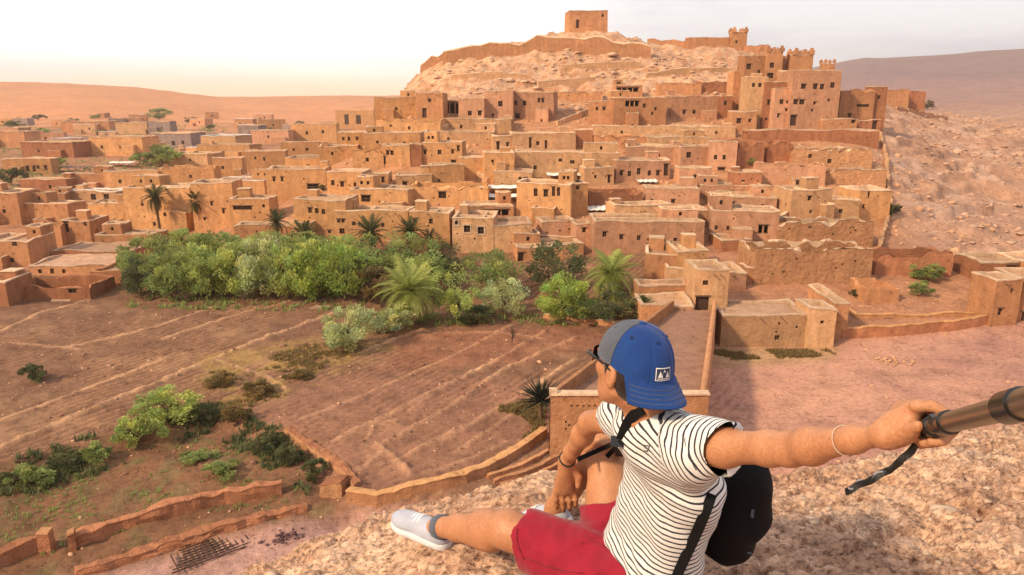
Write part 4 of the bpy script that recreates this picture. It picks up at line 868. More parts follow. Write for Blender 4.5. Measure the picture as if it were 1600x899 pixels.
TR = [  # back row, front row of the green belt from left to right
 (232, 440, 80, 62, 'feather', 'olive', 'dull olive bushy tree at the left end of the belt, back row'), (285, 436, 80, 66, 'feather', 'olive', 'dull green tree second from the left in the back row of the belt'),
 (345, 432, 85, 66, 'feather', 'olive', 'olive bushy tree behind the pale sage trees in the left of the belt'), (405, 430, 80, 60, 'feather', 'sage', 'sage green tree in the back row below the reed pergola'),
 (465, 430, 90, 60, 'feather', 'olive', 'olive tree in the back row under the three-window golden house'), (525, 432, 90, 58, 'feather', 'sage', 'sage tree in the back row under the long golden wall'),
 (590, 436, 90, 62, 'round', 'olive', 'rounded olive tree in the back row left of the front palm'), (650, 438, 90, 62, 'round', 'olive', 'broad green tree behind the front palm'), (695, 440, 60, 52, 'round', 'dark', 'small dark tree right behind the front palm'),
 (222, 462, 60, 52, 'feather', 'dark', 'dark dusty bush at the left end of the front row'), (268, 466, 75, 64, 'feather', 'olive', 'olive bush second in the front row beside the bare field'),
 (318, 465, 70, 72, 'feather', 'sage', 'pale sage tree third in the front row of the belt'), (362, 466, 72, 78, 'feather', 'sage', 'tall feathery sage tree with a broad light crown in the left half of the belt'),
 (408, 467, 74, 82, 'feather', 'silver', 'silvery feathery tree, lightest of the left half of the belt'), (452, 468, 72, 84, 'feather', 'sage', 'feathery sage tree in the middle of the front row'),
 (498, 468, 70, 80, 'feather', 'lime', 'fresh green feathery tree right of the middle of the belt'), (540, 470, 74, 86, 'feather', 'lime', 'bright green tall tree near the right end of the feathery row'),
 (580, 474, 56, 52, 'bush', 'dry', 'brownish dry bush left of the front palm trunk'), (655, 470, 74, 60, 'round', 'sage', 'green tree directly behind the front palm crown'),
 (765, 466, 84, 72, 'round', 'olive', 'dense green tree standing between the golden house and the small round bushes'), (714, 504, 62, 70, 'round', 'sage', 'light green round tree right of the front palm'),
 (791, 496, 62, 56, 'round', 'silver', 'small blue-green round tree beside the pale log'), (868, 455, 88, 68, 'round', 'dark', 'dark green tree right above the lime green bush'),
 (880, 500, 84, 66, 'feather', 'lime', 'lime green feathery bush in front of the dark green tree'), (962, 506, 90, 52, 'round', 'dark', 'dark low tree beside the wall left of the gate'), (915, 505, 60, 30, 'bush', 'olive', 'low olive shrub between the lime bush and the dark low tree'),
 (745, 505, 50, 26, 'bush', 'dark', 'dark low scrub between the two small round trees'), (1000, 500, 30, 40, 'bush', 'dark', 'narrow dark shrub against the house left of the gate'),
 (615, 520, 66, 42, 'bush', 'silver', 'silvery shrub at the foot of the front palm'), (543, 546, 74, 60, 'feather', 'silver', 'pale silvery shrub standing out at the corner of the striped field')]
for q in TR: bush_tree(q[0], q[1], q[2] * 1.12, q[3] * 1.04, *q[4:], group='trees of the green belt')
SH = [(57, 598, 40, 32, 'bush', 'dark', 'lone dark round bush in the left field'), (213, 682, 74, 58, 'bush', 'sage', 'bright green shrub at the left of the mid-field hedge'), (265, 655, 100, 50, 'feather', 'sage', 'broad pale green shrub, largest of the mid-field hedge'),
 (318, 652, 40, 28, 'bush', 'dark', 'dark shrub at the right side of the largest hedge shrub'), (147, 722, 56, 34, 'bush', 'olive', 'olive shrub left of the bright green one'), (105, 735, 50, 30, 'bush', 'dark', 'dark low shrub between two hedge shrubs at the left'),
 (45, 760, 70, 38, 'bush', 'olive', 'dusky shrub near the left frame edge'), (5, 760, 46, 26, 'bush', 'dark', 'dark shrub cut by the left frame edge'), (370, 655, 50, 36, 'bush', 'dry', 'dry brownish shrub between hedge and striped field'), (400, 615, 56, 24, 'bush', 'dry', 'yellowish dry tuft bush on the field corner'),
 (345, 600, 50, 22, 'bush', 'dry', 'ochre dry bush on the bund left of the field corner'), (428, 690, 34, 26, 'bush', 'dark', 'dark green shrub at the head of the field edge wall'), (455, 722, 44, 32, 'bush', 'dark', 'dark shrub in the middle of the field edge wall'),
 (490, 748, 44, 34, 'bush', 'dark', 'dark shrub above the stone slab block'), (412, 708, 40, 26, 'bush', 'dark', 'small dark shrub left of the field edge wall'), (310, 718, 60, 14, 'bush', 'olive', 'low dark green patch on the lower terrace'), (350, 740, 60, 20, 'bush', 'olive', 'low olive patch near the thick mud wall'),
 (465, 590, 40, 14, 'bush', 'dry', 'flat dry tuft above the striped field corner'), (1150, 505, 1, 1, 'bush', 'dry', '')][:-1]
for q in SH: bush_tree(*q, cat='shrub', name='shrub', group='shrubs between the fields', lift=-.1)
FAR = [(117, 198, 44, 16, 'dark', 'dark far tree clump under the left hills'), (20, 200, 40, 14, 'dark', 'dark far trees at the left frame edge'), (180, 196, 36, 12, 'olive', 'far olive clump right of the dark far clump'), (248, 188, 60, 14, 'olive', 'pale far bushes on the hillside above the grey-blue building'),
 (255, 262, 80, 30, 'olive', 'large dusty far bush below the grey-blue building'), (70, 218, 60, 12, 'olive', 'grey far bushes left on the plain'), (360, 244, 30, 14, 'dark', 'small far bush near the golden cube'), (18, 290, 44, 24, 'dark', 'dusky bush at the left edge below the bright orange house'),
 (300, 192, 30, 8, 'dark', 'tiny far bush right on the plain'), (160, 212, 26, 10, 'dark', 'small dark far bush between the far houses'), (470, 196, 20, 8, 'dark', 'tiny far shrub by the hill foot'), (1450, 172, 30, 18, 'dry', 'dry tree on the ridge right of the far ruins'),
 (1388, 345, 16, 22, 'dark', 'dark bush by the pale boundary wall'), (1400, 335, 22, 12, 'dark', 'dark thorn scrub beside the boundary wall bush'), (1450, 440, 60, 14, 'olive', 'olive scrub inside the courtyard right of the stony wall'), (1440, 465, 50, 18, 'olive', 'olive scrub in front of the shaded enclosure'), (1333, 468, 20, 9, 'dark', 'small dark bush beside the lumpy ruin'),
 (60, 188, 30, 10, 'dark', 'far dark tree on the left hillside foot'), (215, 205, 34, 10, 'olive', 'far olive scrub beside the grey-blue building'), (150, 186, 24, 8, 'olive', 'tiny olive bush on the left hillside'), (330, 202, 24, 8, 'dark', 'dark bush behind the pale far farmhouse'), (90, 262, 30, 12, 'olive', 'olive bush right of the bright orange house'), (225, 258, 40, 16, 'olive', 'grey-olive bush left of the large dusty far bush'), (300, 256, 40, 16, 'dark', 'dark bush right of the large dusty far bush'), (425, 205, 18, 7, 'dark', 'tiny bush behind the far pink house'), (1170, 262, 24, 12, 'olive', 'green weeds inside the dark roofless courtyard'), (505, 300, 18, 8, 'dark', 'small dark bush on the broad second-tier roof edge')]
for px, yb, wp, hp, mk, lab in FAR: bush_tree(px, yb, wp * (.8 if yb > 220 else .6), max(hp, wp * .38) * (1.1 if yb > 220 else .7), 'bush', mk, lab, cat='bush', name='bush', group='far bushes')
# palms
def frond_mesh(L, droop, matk, seed, width=.28, dead=False):
    rnd = random.Random(seed); pts = []; n = 12
    for i in range(n + 1):
        t = i / n; pts.append(Vector((L * (t - .12 * t * t * droop), 0, L * (.42 * t - droop * .62 * t * t))))
    mb = MB(); mb.tube(pts, [.045 * (1 - .8 * i / n) for i in range(n + 1)], 4)
    for i in range(2, n * 3 + 1):
        t = i / (n * 3); k = min(n - 1, int(t * n)); p = pts[k].lerp(pts[k + 1], t * n - k); ll = L * width * math.sin(math.pi * min(1, t * .85 + .16)) * rnd.uniform(.8, 1.1)
        for s in (-1, 1):
            e = p + Vector((ll * .55, s * ll * .75, -ll * .25 + ll * .25 * rnd.random())); w_ = Vector((.045, 0, .0)) * (L / 2.5)
            mb.add([p - w_, p + w_, e], [(0, 1, 2)])
    me_o = mb.build('frond', LM[matk]); me = me_o.data; bpy.data.objects.remove(me_o)
    a = me.color_attributes.new('tone', 'FLOAT_COLOR', 'POINT')
    for i in range(len(me.vertices)): v = rnd.uniform(.75, 1.3); a.data[i].color = (v * 1.05, v, v * .9, 1)
    return me
def palm(px, yb, ytop_trunk, crown_px, matk, label, nf=42, droop=1.0, dead=0, Y=None, trunk_r=.22):
    g = gp(px, yb) if (Y is None and yb > 440) else (hill(px, yb, Y) if Y else hill(px, yb))
    s = g.y / (CP * FPX); ht = max(.6, (yb - ytop_trunk) * s); L = crown_px * s / 2 * 1.12
    root = empty('palm_tree', g, random.random() * 6); rnd = random.Random(int(px)); mb = MB(); n = 14; lean = rnd.uniform(-.06, .06)
    mb.tube([(lean * ht * (i / n), 0, -.5 + (ht + .5) * i / n) for i in range(n + 1)], [trunk_r * (1.15 if i % 2 else .95) for i in range(n + 1)], 8); mb.build('trunk', BARK, root)
    ms = [frond_mesh(L, droop * k, matk, j) for j, k in enumerate((.5, .95, 1.35))]
    for i in range(nf):
        t = (i + .5) / nf; f = bpy.data.objects.new('frond', ms[0 if t < .3 else (1 if t < .7 else 2)]); col.objects.link(f); f.parent = root; f.location = (lean * ht, 0, ht)
        el = R(58) - R(105) * t + rnd.uniform(-.12, .12); f.rotation_euler = (rnd.uniform(-.15, .15), -el * .9, i * 2.399 + rnd.uniform(-.15, .15)); sc_ = rnd.uniform(.85, 1.1); f.scale = (sc_,) * 3
    if dead:
        dm = frond_mesh(L * .8, 1.4, 'dry', 9)
        for i in range(dead):
            f = bpy.data.objects.new('frond', dm); col.objects.link(f); f.parent = root; f['label'] = 'dead brown frond hanging down'; f.location = (lean * ht, 0, ht - .1); f.rotation_euler = (0, R(35) + rnd.random() * .4, i * 2.1)
    tag(root, label, 'palm tree', 'date palms')
palm(640, 506, 452, 118, 'palm', 'big light green date palm in front of the green belt', 46, 1.1, 4)
palm(955, 470, 430, 100, 'palm', 'drooping grey-green date palm beside the gate quarter', 44, 1.5, 8, trunk_r=.25)
palm(252, 372, 312, 50, 'palmdark', 'tall dark date palm left of its twin in front of the golden wall', 34, 1.2, 8)
palm(311, 366, 318, 42, 'palmdark', 'tall dark date palm right of its twin in front of the golden wall', 30, 1.2, 6)
palm(436, 400, 348, 50, 'palmdark', 'thin dark palm beside the reed pergola', 24, 1.1, 2, trunk_r=.14)
palm(480, 405, 372, 62, 'palmdark', 'low dark palm under the three-window golden house', 36, .8)
palm(580, 405, 366, 66, 'palmdark', 'dark bushy palm under the long golden wall, left one', 36, .8, 3)
palm(640, 405, 362, 60, 'palmdark', 'dark bushy palm under the long golden wall, right one', 36, .9, 6)
palm(672, 400, 372, 40, 'palmdark', 'small brownish palm left of the tall narrow golden house', 24, 1.0, 6)
# spiky plant beside the causeway end wall
def spiky(px, yb, hpx):
    g = gp(px, yb); s = g.y / (CP * FPX); root = empty('spiky_plant', g); H = hpx * s; mb = MB(); mb.tube([(0, 0, -.3), (0, 0, H * .35)], [.22, .16], 7); mb.build('stem', BARK, root); rnd = random.Random(3)
    mb = MB(); mb.tube([(0, 0, 0), (H * .28, 0, H * .02), (H * .6, 0, -H * .02)], [.05, .06, .008], 4); o = mb.build('blade', LM['agave']); me = o.data; bpy.data.objects.remove(o)
    a = me.color_attributes.new('tone', 'FLOAT_COLOR', 'POINT'); a.data.foreach_set('color', [1.0] * (4 * len(me.vertices)))
    for i in range(90):
        o = bpy.data.objects.new('blade', me); col.objects.link(o); o.parent = root; o.location = (0, 0, H * .42); o.rotation_euler = (0, -R(rnd.uniform(-25, 80)), i * 2.4); k = rnd.uniform(.8, 1.15); o.scale = (k, 1, 1)
    tag(root, 'dark spiky long-bladed plant beside the causeway end wall', 'plant')
spiky(845, 655, 74)
# bare saplings in the field
for i, (px, yb, hp, lab) in enumerate(((293, 478, 30, 'leafless sapling at the far edge of the left field'), (383, 480, 26, 'thin bare sapling in front of the belt, left of the middle'), (800, 540, 40, 'bare reddish shrub at the top of the striped field'), (1205, 440, 18, 'dead twigs beside the stony wall'))):
    g = gp(px, yb); s = g.y / (CP * FPX); rnd = random.Random(i + 50); mb = MB(); H = hp * s; mb.tube([(0, 0, -.2), (0, 0, H * .5)], [.07, .05], 5)
    for k in range(26):
        a = rnd.random() * 6.28; z0 = H * rnd.uniform(.2, .5); e = Vector((math.cos(a) * H * .5 * rnd.random(), math.sin(a) * H * .5 * rnd.random(), H * rnd.uniform(.55, 1))); mb.tube([(0, 0, z0), (e.x * .4, e.y * .4, (z0 + e.z) / 2), e], [.03, .022, .01], 3)
    root = empty('bare_sapling', g); mb.build('branches', BARK, root); tag(root, lab, 'sapling')
# ---------------------------------------------------------------- loose stones, clods, tufts (uncountable)
def rock_variants():
    o = []
    for s in range(6):
        bm = bmesh.new(); bmesh.ops.create_icosphere(bm, subdivisions=1, radius=1)
        for v in bm.verts: v.co *= 1 + .45 * mn.noise(v.co * 1.3 + Vector((s * 5, 0, 0))); v.co.z *= .65
        vs = np.array([v.co[:] for v in bm.verts]); fs = np.array([[v.index for v in f.verts] for f in bm.faces]); bm.free(); o.append((vs, fs))
    return o
RV = rock_variants()
def scatter(name, pts, sizes, mat, seed=0, kind='stuff', flat=1.0):
    rng = np.random.RandomState(seed); V = []; F = []; b = 0
    for (x, y, z), s in zip(pts, sizes):
        vs, fs = RV[rng.randint(6)]; a = rng.rand() * 6.28; ca, sa = math.cos(a), math.sin(a); k = rng.uniform(.6, 1.4, 3)
        q = vs * k * s; q = np.stack([q[:, 0] * ca - q[:, 1] * sa, q[:, 0] * sa + q[:, 1] * ca, q[:, 2] * flat], 1) + (x, y, z); V.append(q); F.append(fs + b); b += len(vs)
    V = np.concatenate(V); F = np.concatenate(F); me = bpy.data.meshes.new(name); me.vertices.add(len(V)); me.vertices.foreach_set('co', V.ravel().astype(np.float32))
    me.loops.add(len(F) * 3); me.loops.foreach_set('vertex_index', F.ravel().astype(np.int32)); me.polygons.add(len(F)); me.polygons.foreach_set('loop_start', np.arange(0, len(F) * 3, 3, dtype=np.int32)); me.update(calc_edges=True)
    me.materials.append(mat); o = bpy.data.objects.new(name, me); col.objects.link(o); tag(o, kind=kind); return o
def sc_pts(xr, yr, n, seed, dens=None):
    rng = np.random.RandomState(seed); x = rng.uniform(*xr, n); y = rng.uniform(*yr, n)
    if dens is not None: k = rng.rand(n) < dens(x, y); x, y = x[k], y[k]
    return np.stack([x, y, terr(x, y)], 1)
M['rockpale'] = plain('rock_pale', (.55, .36, .24), .95, .8, .3, .5, .1); M['rockpink'] = plain('rock_pink', (.48, .30, .205), .95, .8, .35, .5, .1); M['clod'] = plain('earth_clod', (.24, .11, .07), .95, 2, .3); M['rubble'] = plain('rubble_ochre', (.50, .28, .16), .95, .8, .3)
p = sc_pts((-34, 84), (186, 236), 3400, 1, lambda x, y: .3 + .7 * (fbm(x / 8, y / 8, 3, 60) > 0)); o = scatter('hill_rubble', p, np.random.RandomState(2).gamma(1.3, .24, len(p)) + .1, M['rockpale'], 3, flat=.55); tag(o, 'pale angular rubble strewn over the upper hill', 'rubble')
p = sc_pts((62, 190), (100, 330), 5200, 4, lambda x, y: (x > 66 + (y - 110) * .36) * (.15 + .85 * (fbm(x / 10, y / 10, 3, 61) > .05))); o = scatter('slope_rocks', p, np.random.RandomState(5).gamma(1.1, .20, len(p)) + .08, M['rockpink'], 6); tag(o, 'pink boulders and stones covering the right slope', 'rocks')
p = sc_pts((-40, 85), (108, 190), 3600, 7, lambda x, y: in_hill(x, y)); o = scatter('village_rubble', p, np.random.RandomState(8).gamma(1.2, .16, len(p)) + .08, M['rubble'], 9); tag(o, 'loose mud rubble lying between the village houses', 'rubble')
p = sc_pts((-45, 14), (48, 90), 4200, 10, lambda x, y: .12 + .88 * (fbm(x / 5, y / 5, 3, 62) > .18)); o = scatter('field_clods', p, np.random.RandomState(11).gamma(1.5, .035, len(p)) + .03, M['clod'], 12); tag(o, 'dark clods of turned earth in the striped field', 'clods')
p = sc_pts((-60, 70), (34, 96), 2600, 13); o = scatter('field_stones', p, np.random.RandomState(14).gamma(1.2, .04, len(p)) + .02, M['rubble'], 15); tag(o, 'small pale stones scattered on the valley floor', 'stones')
rng = np.random.RandomState(31); pl_ = []
for _ in range(260):
    y_ = rng.uniform(112, 300); x_ = 66 + (y_ - 110) * .36 + rng.uniform(3, 60) * (y_ / 150); k_ = rng.randint(3, 9); z_ = float(terr(np.array([x_]), np.array([y_]))[0])
    for q_ in range(k_): pl_.append((x_ + q_ * rng.uniform(1.0, 1.8), y_ + rng.normal(0, .5), z_ + rng.normal(0, .12)))
pl_ = np.array(pl_); pl_[:, 2] = terr(pl_[:, 0], pl_[:, 1]) + .05
o = scatter('ledge_slabs', pl_, rng.uniform(.35, .85, len(pl_)), M['rockpink'], 32, flat=.4); tag(o, 'rows of flat rock slabs forming ledges across the right slope', 'ledges')
def tufts(name, polys, n, matk, seed, hgt, label, cat='grass'):
    rng = np.random.RandomState(seed); V = []; C = []
    xs = []; ys = []
    for poly in polys:
        P = [gflat(*q) for q in poly]; x0, x1 = min(p.x for p in P), max(p.x for p in P); y0, y1 = min(p.y for p in P), max(p.y for p in P)
        x = rng.uniform(x0, x1, n); y = rng.uniform(y0, y1, n); k = (poly_mask(x, y, poly, .4) > rng.rand(n)) & (fbm(x / 2.2, y / 2.2, 3, 70) > -.02); xs.append(x[k]); ys.append(y[k])
    x = np.concatenate(xs); y = np.concatenate(ys); z = terr(x, y); k = len(x); bl = 7
    x = np.repeat(x, bl); y = np.repeat(y, bl); z = np.repeat(z, bl); m = len(x); a = rng.rand(m) * 6.28; hh = hgt * rng.uniform(.5, 1.3, m); sp = hh * rng.uniform(.2, .9, m); o_ = hh * .25
    x += rng.normal(0, 1, m) * o_; y += rng.normal(0, 1, m) * o_; wv = .18 * hh
    A = np.stack([x - np.sin(a) * wv, y + np.cos(a) * wv, z - .03], 1); B = np.stack([x + np.sin(a) * wv, y - np.cos(a) * wv, z - .03], 1); T = np.stack([x + np.cos(a) * sp, y + np.sin(a) * sp, z + hh], 1)
    V = np.stack([A, B, T], 1).reshape(-1, 3); me = bpy.data.meshes.new(name); me.vertices.add(len(V)); me.vertices.foreach_set('co', V.ravel().astype(np.float32)); me.loops.add(len(V)); me.loops.foreach_set('vertex_index', np.arange(len(V), dtype=np.int32))
    me.polygons.add(m); me.polygons.foreach_set('loop_start', np.arange(0, len(V), 3, dtype=np.int32)); me.update(calc_edges=True); me.materials.append(LM[matk])
    tn = np.repeat(rng.uniform(.6, 1.4, m), 3); ca = me.color_attributes.new('tone', 'FLOAT_COLOR', 'POINT'); ca.data.foreach_set('color', np.stack([tn, tn, tn, np.ones(len(tn))], 1).ravel().astype(np.float32))
    o = bpy.data.objects.new(name, me); col.objects.link(o); tag(o, label, cat, kind='stuff')
tufts('dry_grass', [[(330, 600), (430, 575), (500, 560), (520, 580), (440, 620), (350, 640)], [(420, 560), (520, 525), (600, 540), (500, 580)], [(780, 640), (850, 620), (845, 680), (800, 690)], [(1120, 548), (1300, 548), (1300, 556), (1120, 562)]], 1500, 'dry', 21, .3, 'yellow dry grass along the field edges')
tufts('weeds', [[(0, 745), (170, 700), (330, 665), (460, 700), (520, 750), (440, 765), (240, 800), (0, 860)]], 2300, 'olive', 22, .2, 'low olive weeds on the lower terrace')
tufts('hedge_weeds', [[(0, 725), (170, 675), (330, 632), (345, 650), (180, 715), (0, 770)], [(345, 640), (430, 665), (530, 750), (500, 762), (420, 715), (340, 665)]], 1500, 'dark', 23, .45, 'dark undergrowth along the hedge between the fields')
tufts('belt_undergrowth', [[(205, 455), (600, 462), (700, 500), (830, 490), (1000, 490), (1000, 510), (700, 512), (560, 490), (205, 480)]], 2600, 'olive', 24, .5, 'dull undergrowth at the foot of the green belt')
def far_scrub():
    rng = np.random.RandomState(41); n = 900; y = rng.uniform(175, 620, n); x = -y * rng.uniform(.22, .75, n); k = fbm(x / 40, y / 30, 3, 80) > .02; x, y = x[k], y[k]; z = terr(x, y); L = 16; m = len(x) * L
    X = np.repeat(x, L) + rng.normal(0, 1.3, m); Y = np.repeat(y, L) + rng.normal(0, 1.3, m); Z = np.repeat(z, L) + rng.uniform(.1, 2.0, m) * np.repeat(rng.uniform(.5, 1.4, len(x)), L); d = rng.normal(0, .55, (2, m, 3)); P = np.stack([X, Y, Z], 1)
    V = np.stack([P, P + d[0], P + d[1]], 1).reshape(-1, 3); me = bpy.data.meshes.new('far_scrub'); me.vertices.add(len(V)); me.vertices.foreach_set('co', V.ravel().astype(np.float32)); me.loops.add(len(V)); me.loops.foreach_set('vertex_index', np.arange(len(V), dtype=np.int32)); me.polygons.add(m); me.polygons.foreach_set('loop_start', np.arange(0, len(V), 3, dtype=np.int32)); me.update(calc_edges=True); me.materials.append(LM['olive'])
    tn = np.repeat(rng.uniform(.5, 1.1, m), 3); ca = me.color_attributes.new('tone', 'FLOAT_COLOR', 'POINT'); ca.data.foreach_set('color', np.stack([tn, tn, tn * 1.2, np.ones(len(tn))], 1).ravel().astype(np.float32)); o = bpy.data.objects.new('far_scrub', me); col.objects.link(o); tag(o, 'grey-green scrub scattered between the far houses on the plain', 'scrub', kind='stuff')
far_scrub()
# ---------------------------------------------------------------- small things on roofs and ground
def shade(px, py, wpx, hpx, label, Y=None, m='canvas', posts=4, name='awning', dep=2.5, tilt=.25):
    g = hill(px, py, Y) if Y else ground(px, py); P = atY(px, py, g.y); s = g.y / (CP * FPX); w_ = wpx * s; root = empty(name, P); mb = MB(); n = 8; vs = []
    for j in range(5):
        for i in range(n + 1): vs.append((-w_ / 2 + w_ * i / n, dep * j / 4, hpx * s + tilt * j / 4 - .12 * abs(math.sin(i * math.pi / 2 * 1.0)) + .05 * mn.noise(Vector((i, j, px)))))
    vs2 = [(x, y, z - .05) for x, y, z in vs]; k = n + 1; q = [(j * k + i, j * k + i + 1, (j + 1) * k + i + 1, (j + 1) * k + i) for j in range(4) for i in range(n)]
    b = len(vs); edge = [i for i in range(k)] + [j * k + n for j in range(1, 5)] + [4 * k + i for i in range(n - 1, -1, -1)] + [j * k for j in range(3, 0, -1)]
    mb.add(vs + vs2, q + [tuple(b + i for i in reversed(f)) for f in q] + [(edge[i], edge[(i + 1) % len(edge)], b + edge[(i + 1) % len(edge)], b + edge[i]) for i in range(len(edge))]); mb.build('canopy', M[m], root)
    for i in range(posts):
        for y in (.1, dep - .1):
            mb = MB(); x = -w_ / 2 + .1 + (w_ - .2) * i / max(1, posts - 1); mb.tube([(x, y, -2.0), (x, y, hpx * s - .08 + tilt * y / dep)], .06, 5); mb.build('post', M['wood'], root)
    tag(root, label, 'canopy')
shade(786, 306, 74, 12, 'upper white canopy of the terrace cafe in the village')
shade(785, 318, 76, 10, 'lower white canopy of the terrace cafe in the village')
shade(898, 284, 84, 10, 'white cloth roof spread over the orange corner house', tilt=.5, dep=4)
shade(937, 336, 36, 8, 'pale shed canopy left of the six-window storey', tilt=.6, dep=3)
shade(394, 358, 46, 16, 'small reed pergola with a pale roof above the trees', tilt=.2, dep=3)
shade(120, 272, 70, 10, 'dark flat reed canopy among the left roofs', m='wood', dep=4)
shade(187, 262, 36, 7, 'white awning among the left roofs', dep=4)
shade(1012, 290, 30, 6, 'pale reed canopy on posts below the five-window house')
def tables():
    g = ground(786, 314)
    for i in range(7):
        P = Vector((atY(752 + i * 11, 314, g.y).x, g.y - .4, atY(750, 316, g.y).z)); root = empty('cafe_table', P); mb = MB(); mb.box((0, 0, .72), (.8, .8, .06)); mb.build('table_top', M['white'], root)
        mb = MB(); mb.tube([(0, 0, -1.5), (0, 0, .7)], .06, 5); mb.build('leg', M['wood'], root); tag(root, ('leftmost', 'second from left', 'third from left', 'middle', 'third from right', 'second from right', 'rightmost')[i] + ' white table under the white canopy of the terrace cafe', 'table', 'tables of the terrace cafe')
tables()
def lattice():
    c = gp(338, 855); root = empty('lattice', c, R(38)); mb0 = None
    for k, (n, f) in enumerate(((9, 0), (15, 1))):
        for i in range(n):
            mb = MB(); L = 5.2 if not f else 2.3; off = (i - (n - 1) / 2) * (.30 if not f else .36)
            zz = .08 + k * .055
            if not f: mb.box((0 + off * .6, off, zz), (L * random.uniform(.8, 1.05), .07, .05), jit=.01)
            else: mb.box((off, off * .15, zz), (.07, L * random.uniform(.7, 1.0), .05), jit=.01)
            mb.build('stick', M['door'], root)
    tag(root, 'dark lattice of crossed sticks lying on the pink riverbed', 'lattice')
lattice()
c = gp(443, 842); rng = np.random.RandomState(5); pts = [(c.x + rng.normal(0, .55), c.y + rng.normal(0, .45), c.z + abs(rng.normal(0, .15))) for _ in range(60)]
o = scatter('debris_heap', pts, rng.uniform(.08, .2, 60), plain('debris', (.12, .06, .06), .9), 3); o['kind'] = 'stuff'; tag(o, 'dark reddish heap of debris on the pink riverbed', 'heap')
c = gp(1390, 566); pts = [(c.x + rng.normal(0, 1.2), c.y + rng.normal(0, .6), c.z + abs(rng.normal(0, .1))) for _ in range(40)]
o = scatter('stone_heap', pts, rng.uniform(.08, .25, 40), M['rubble'], 4); tag(o, 'scattered stone heap on the open riverbed right of the causeway', 'stones')
g = gp(770, 478); root = empty('fallen_log', g, R(25)); mb = MB(); mb.tube([(-1.6, 0, .3), (0, .1, .55), (1.7, 0, .9)], [.2, .17, .12], 8); mb.build('log', M['pale'], root, True); mb = MB(); mb.tube([(.4, .1, .6), (.9, .5, 1.0)], [.09, .05], 6); mb.build('branch_stub', M['pale'], root, True); tag(root, 'pale bare log leaning between the two small round trees', 'log')
for i, (px, py, L, a, lab) in enumerate(((95, 470, 2.4, 10, 'pale plank pile beside the dark walled yard'), (500, 482, 2.0, -12, 'pale stones and log at the far end of the field bund'))):
    g = gp(px, py); root = empty('plank_pile', g, R(a))
    for k in range(4): mb = MB(); mb.box((random.uniform(-.2, .2), k * .35 - .5, .1 + .02 * k), (L, .22, .1), jit=.03); mb.build('plank', M['pale'], root)
    tag(root, lab, 'planks')
# ================================================================ foreground rock
from mathutils.bvhtree import BVHTree
RC = [(1600, 899, 2.3), (1300, 899, 2.3), (1450, 780, 2.85), (1600, 655, 3.55), (1400, 705, 3.35), (1190, 735, 3.2), (985, 925, 2.25), (860, 732, 3.15), (850, 817, 2.64), (700, 778, 3.2), (650, 846, 2.70), (560, 812, 3.3), (365, 899, 3.2), (500, 900, 2.8), (740, 872, 2.46), (880, 880, 2.40), (1100, 899, 2.32)]
RP = np.array([W(*p)[:] for p in RC] + [(0, 0, CZ - 1.5), (2, 0, CZ - 1.45), (3, 1, CZ - 1.4), (-1, .5, CZ - 1.9), (1, -1.5, CZ - 1.4), (-2, -1.5, CZ - 2), (4, -2, CZ - 1.2), (3.6, 3.2, CZ - 1.45)])
def rtps_fit(P):
    n = len(P); K = _tps_k(((P[:, None, :2] - P[None, :, :2]) ** 2).sum(-1)) + np.eye(n) * .02; A = np.zeros((n + 3, n + 3)); A[:n, :n] = K; A[:n, n] = 1; A[:n, n + 1:] = P[:, :2]; A[n, :n] = 1; A[n + 1:, :n] = P[:, :2].T
    return np.linalg.solve(A, np.concatenate([P[:, 2], [0, 0, 0]]))
_rw = rtps_fit(RP)
EDGE = sorted([(p.x, p.y) for p in (W(*q) for q in ((365, 899, 3.2), (560, 812, 3.3), (700, 778, 3.2), (860, 732, 3.15), (1190, 735, 3.2), (1400, 705, 3.35), (1600, 655, 3.55), (1800, 640, 3.7)))])
def rock_z(x, y, detail=True):
    x = np.asarray(x, float); y = np.asarray(y, float); xc = np.clip(x, -2, 4.2); yc = np.clip(y, -2, 4); n = len(RP); z = 0
    for i in range(n):
        z = z + _rw[i] * _tps_k((xc - RP[i, 0]) ** 2 + (yc - RP[i, 1]) ** 2)
    z = z + _rw[n] + _rw[n + 1] * xc + _rw[n + 2] * yc
    ye = np.interp(x, [e[0] for e in EDGE], [e[1] for e in EDGE]) + .05 * fbm(x * 3, y * 0 + 1, 3, 90)
    o = np.maximum(0, y - ye); z = z - 1.1 * o - .9 * o ** 1.6
    l = np.maximum(0, EDGE[0][0] - .02 + .1 * fbm(y * 3, x * 0, 3, 91) - x); z = z - 1.3 * l - .8 * l ** 1.5
    r = np.maximum(0, x - 6); z = z - .3 * r; bk = np.maximum(0, -4 - y); z = z + bk * .2
    if detail:
        a = fbm(x * 2.2, y * 3.2, 4, 92); b = np.abs(fbm(x * 4.5 + a, y * 12 + a * 2, 5, 93)); c = np.abs(fbm(x * 11 + a * 2, y * 31, 5, 94)); d = np.abs(fbm(x * 42, y * 75, 3, 95))
        m = .35 + .65 * sstep(.05, .4, np.minimum(np.hypot(x - .33, y - 1.95), np.hypot(x + .2, y - 2.35)))
        z = z + (a * .055 + (.12 - b) * .10) * m + (.14 - c) * .040 + (.15 - d) * .013
    return z
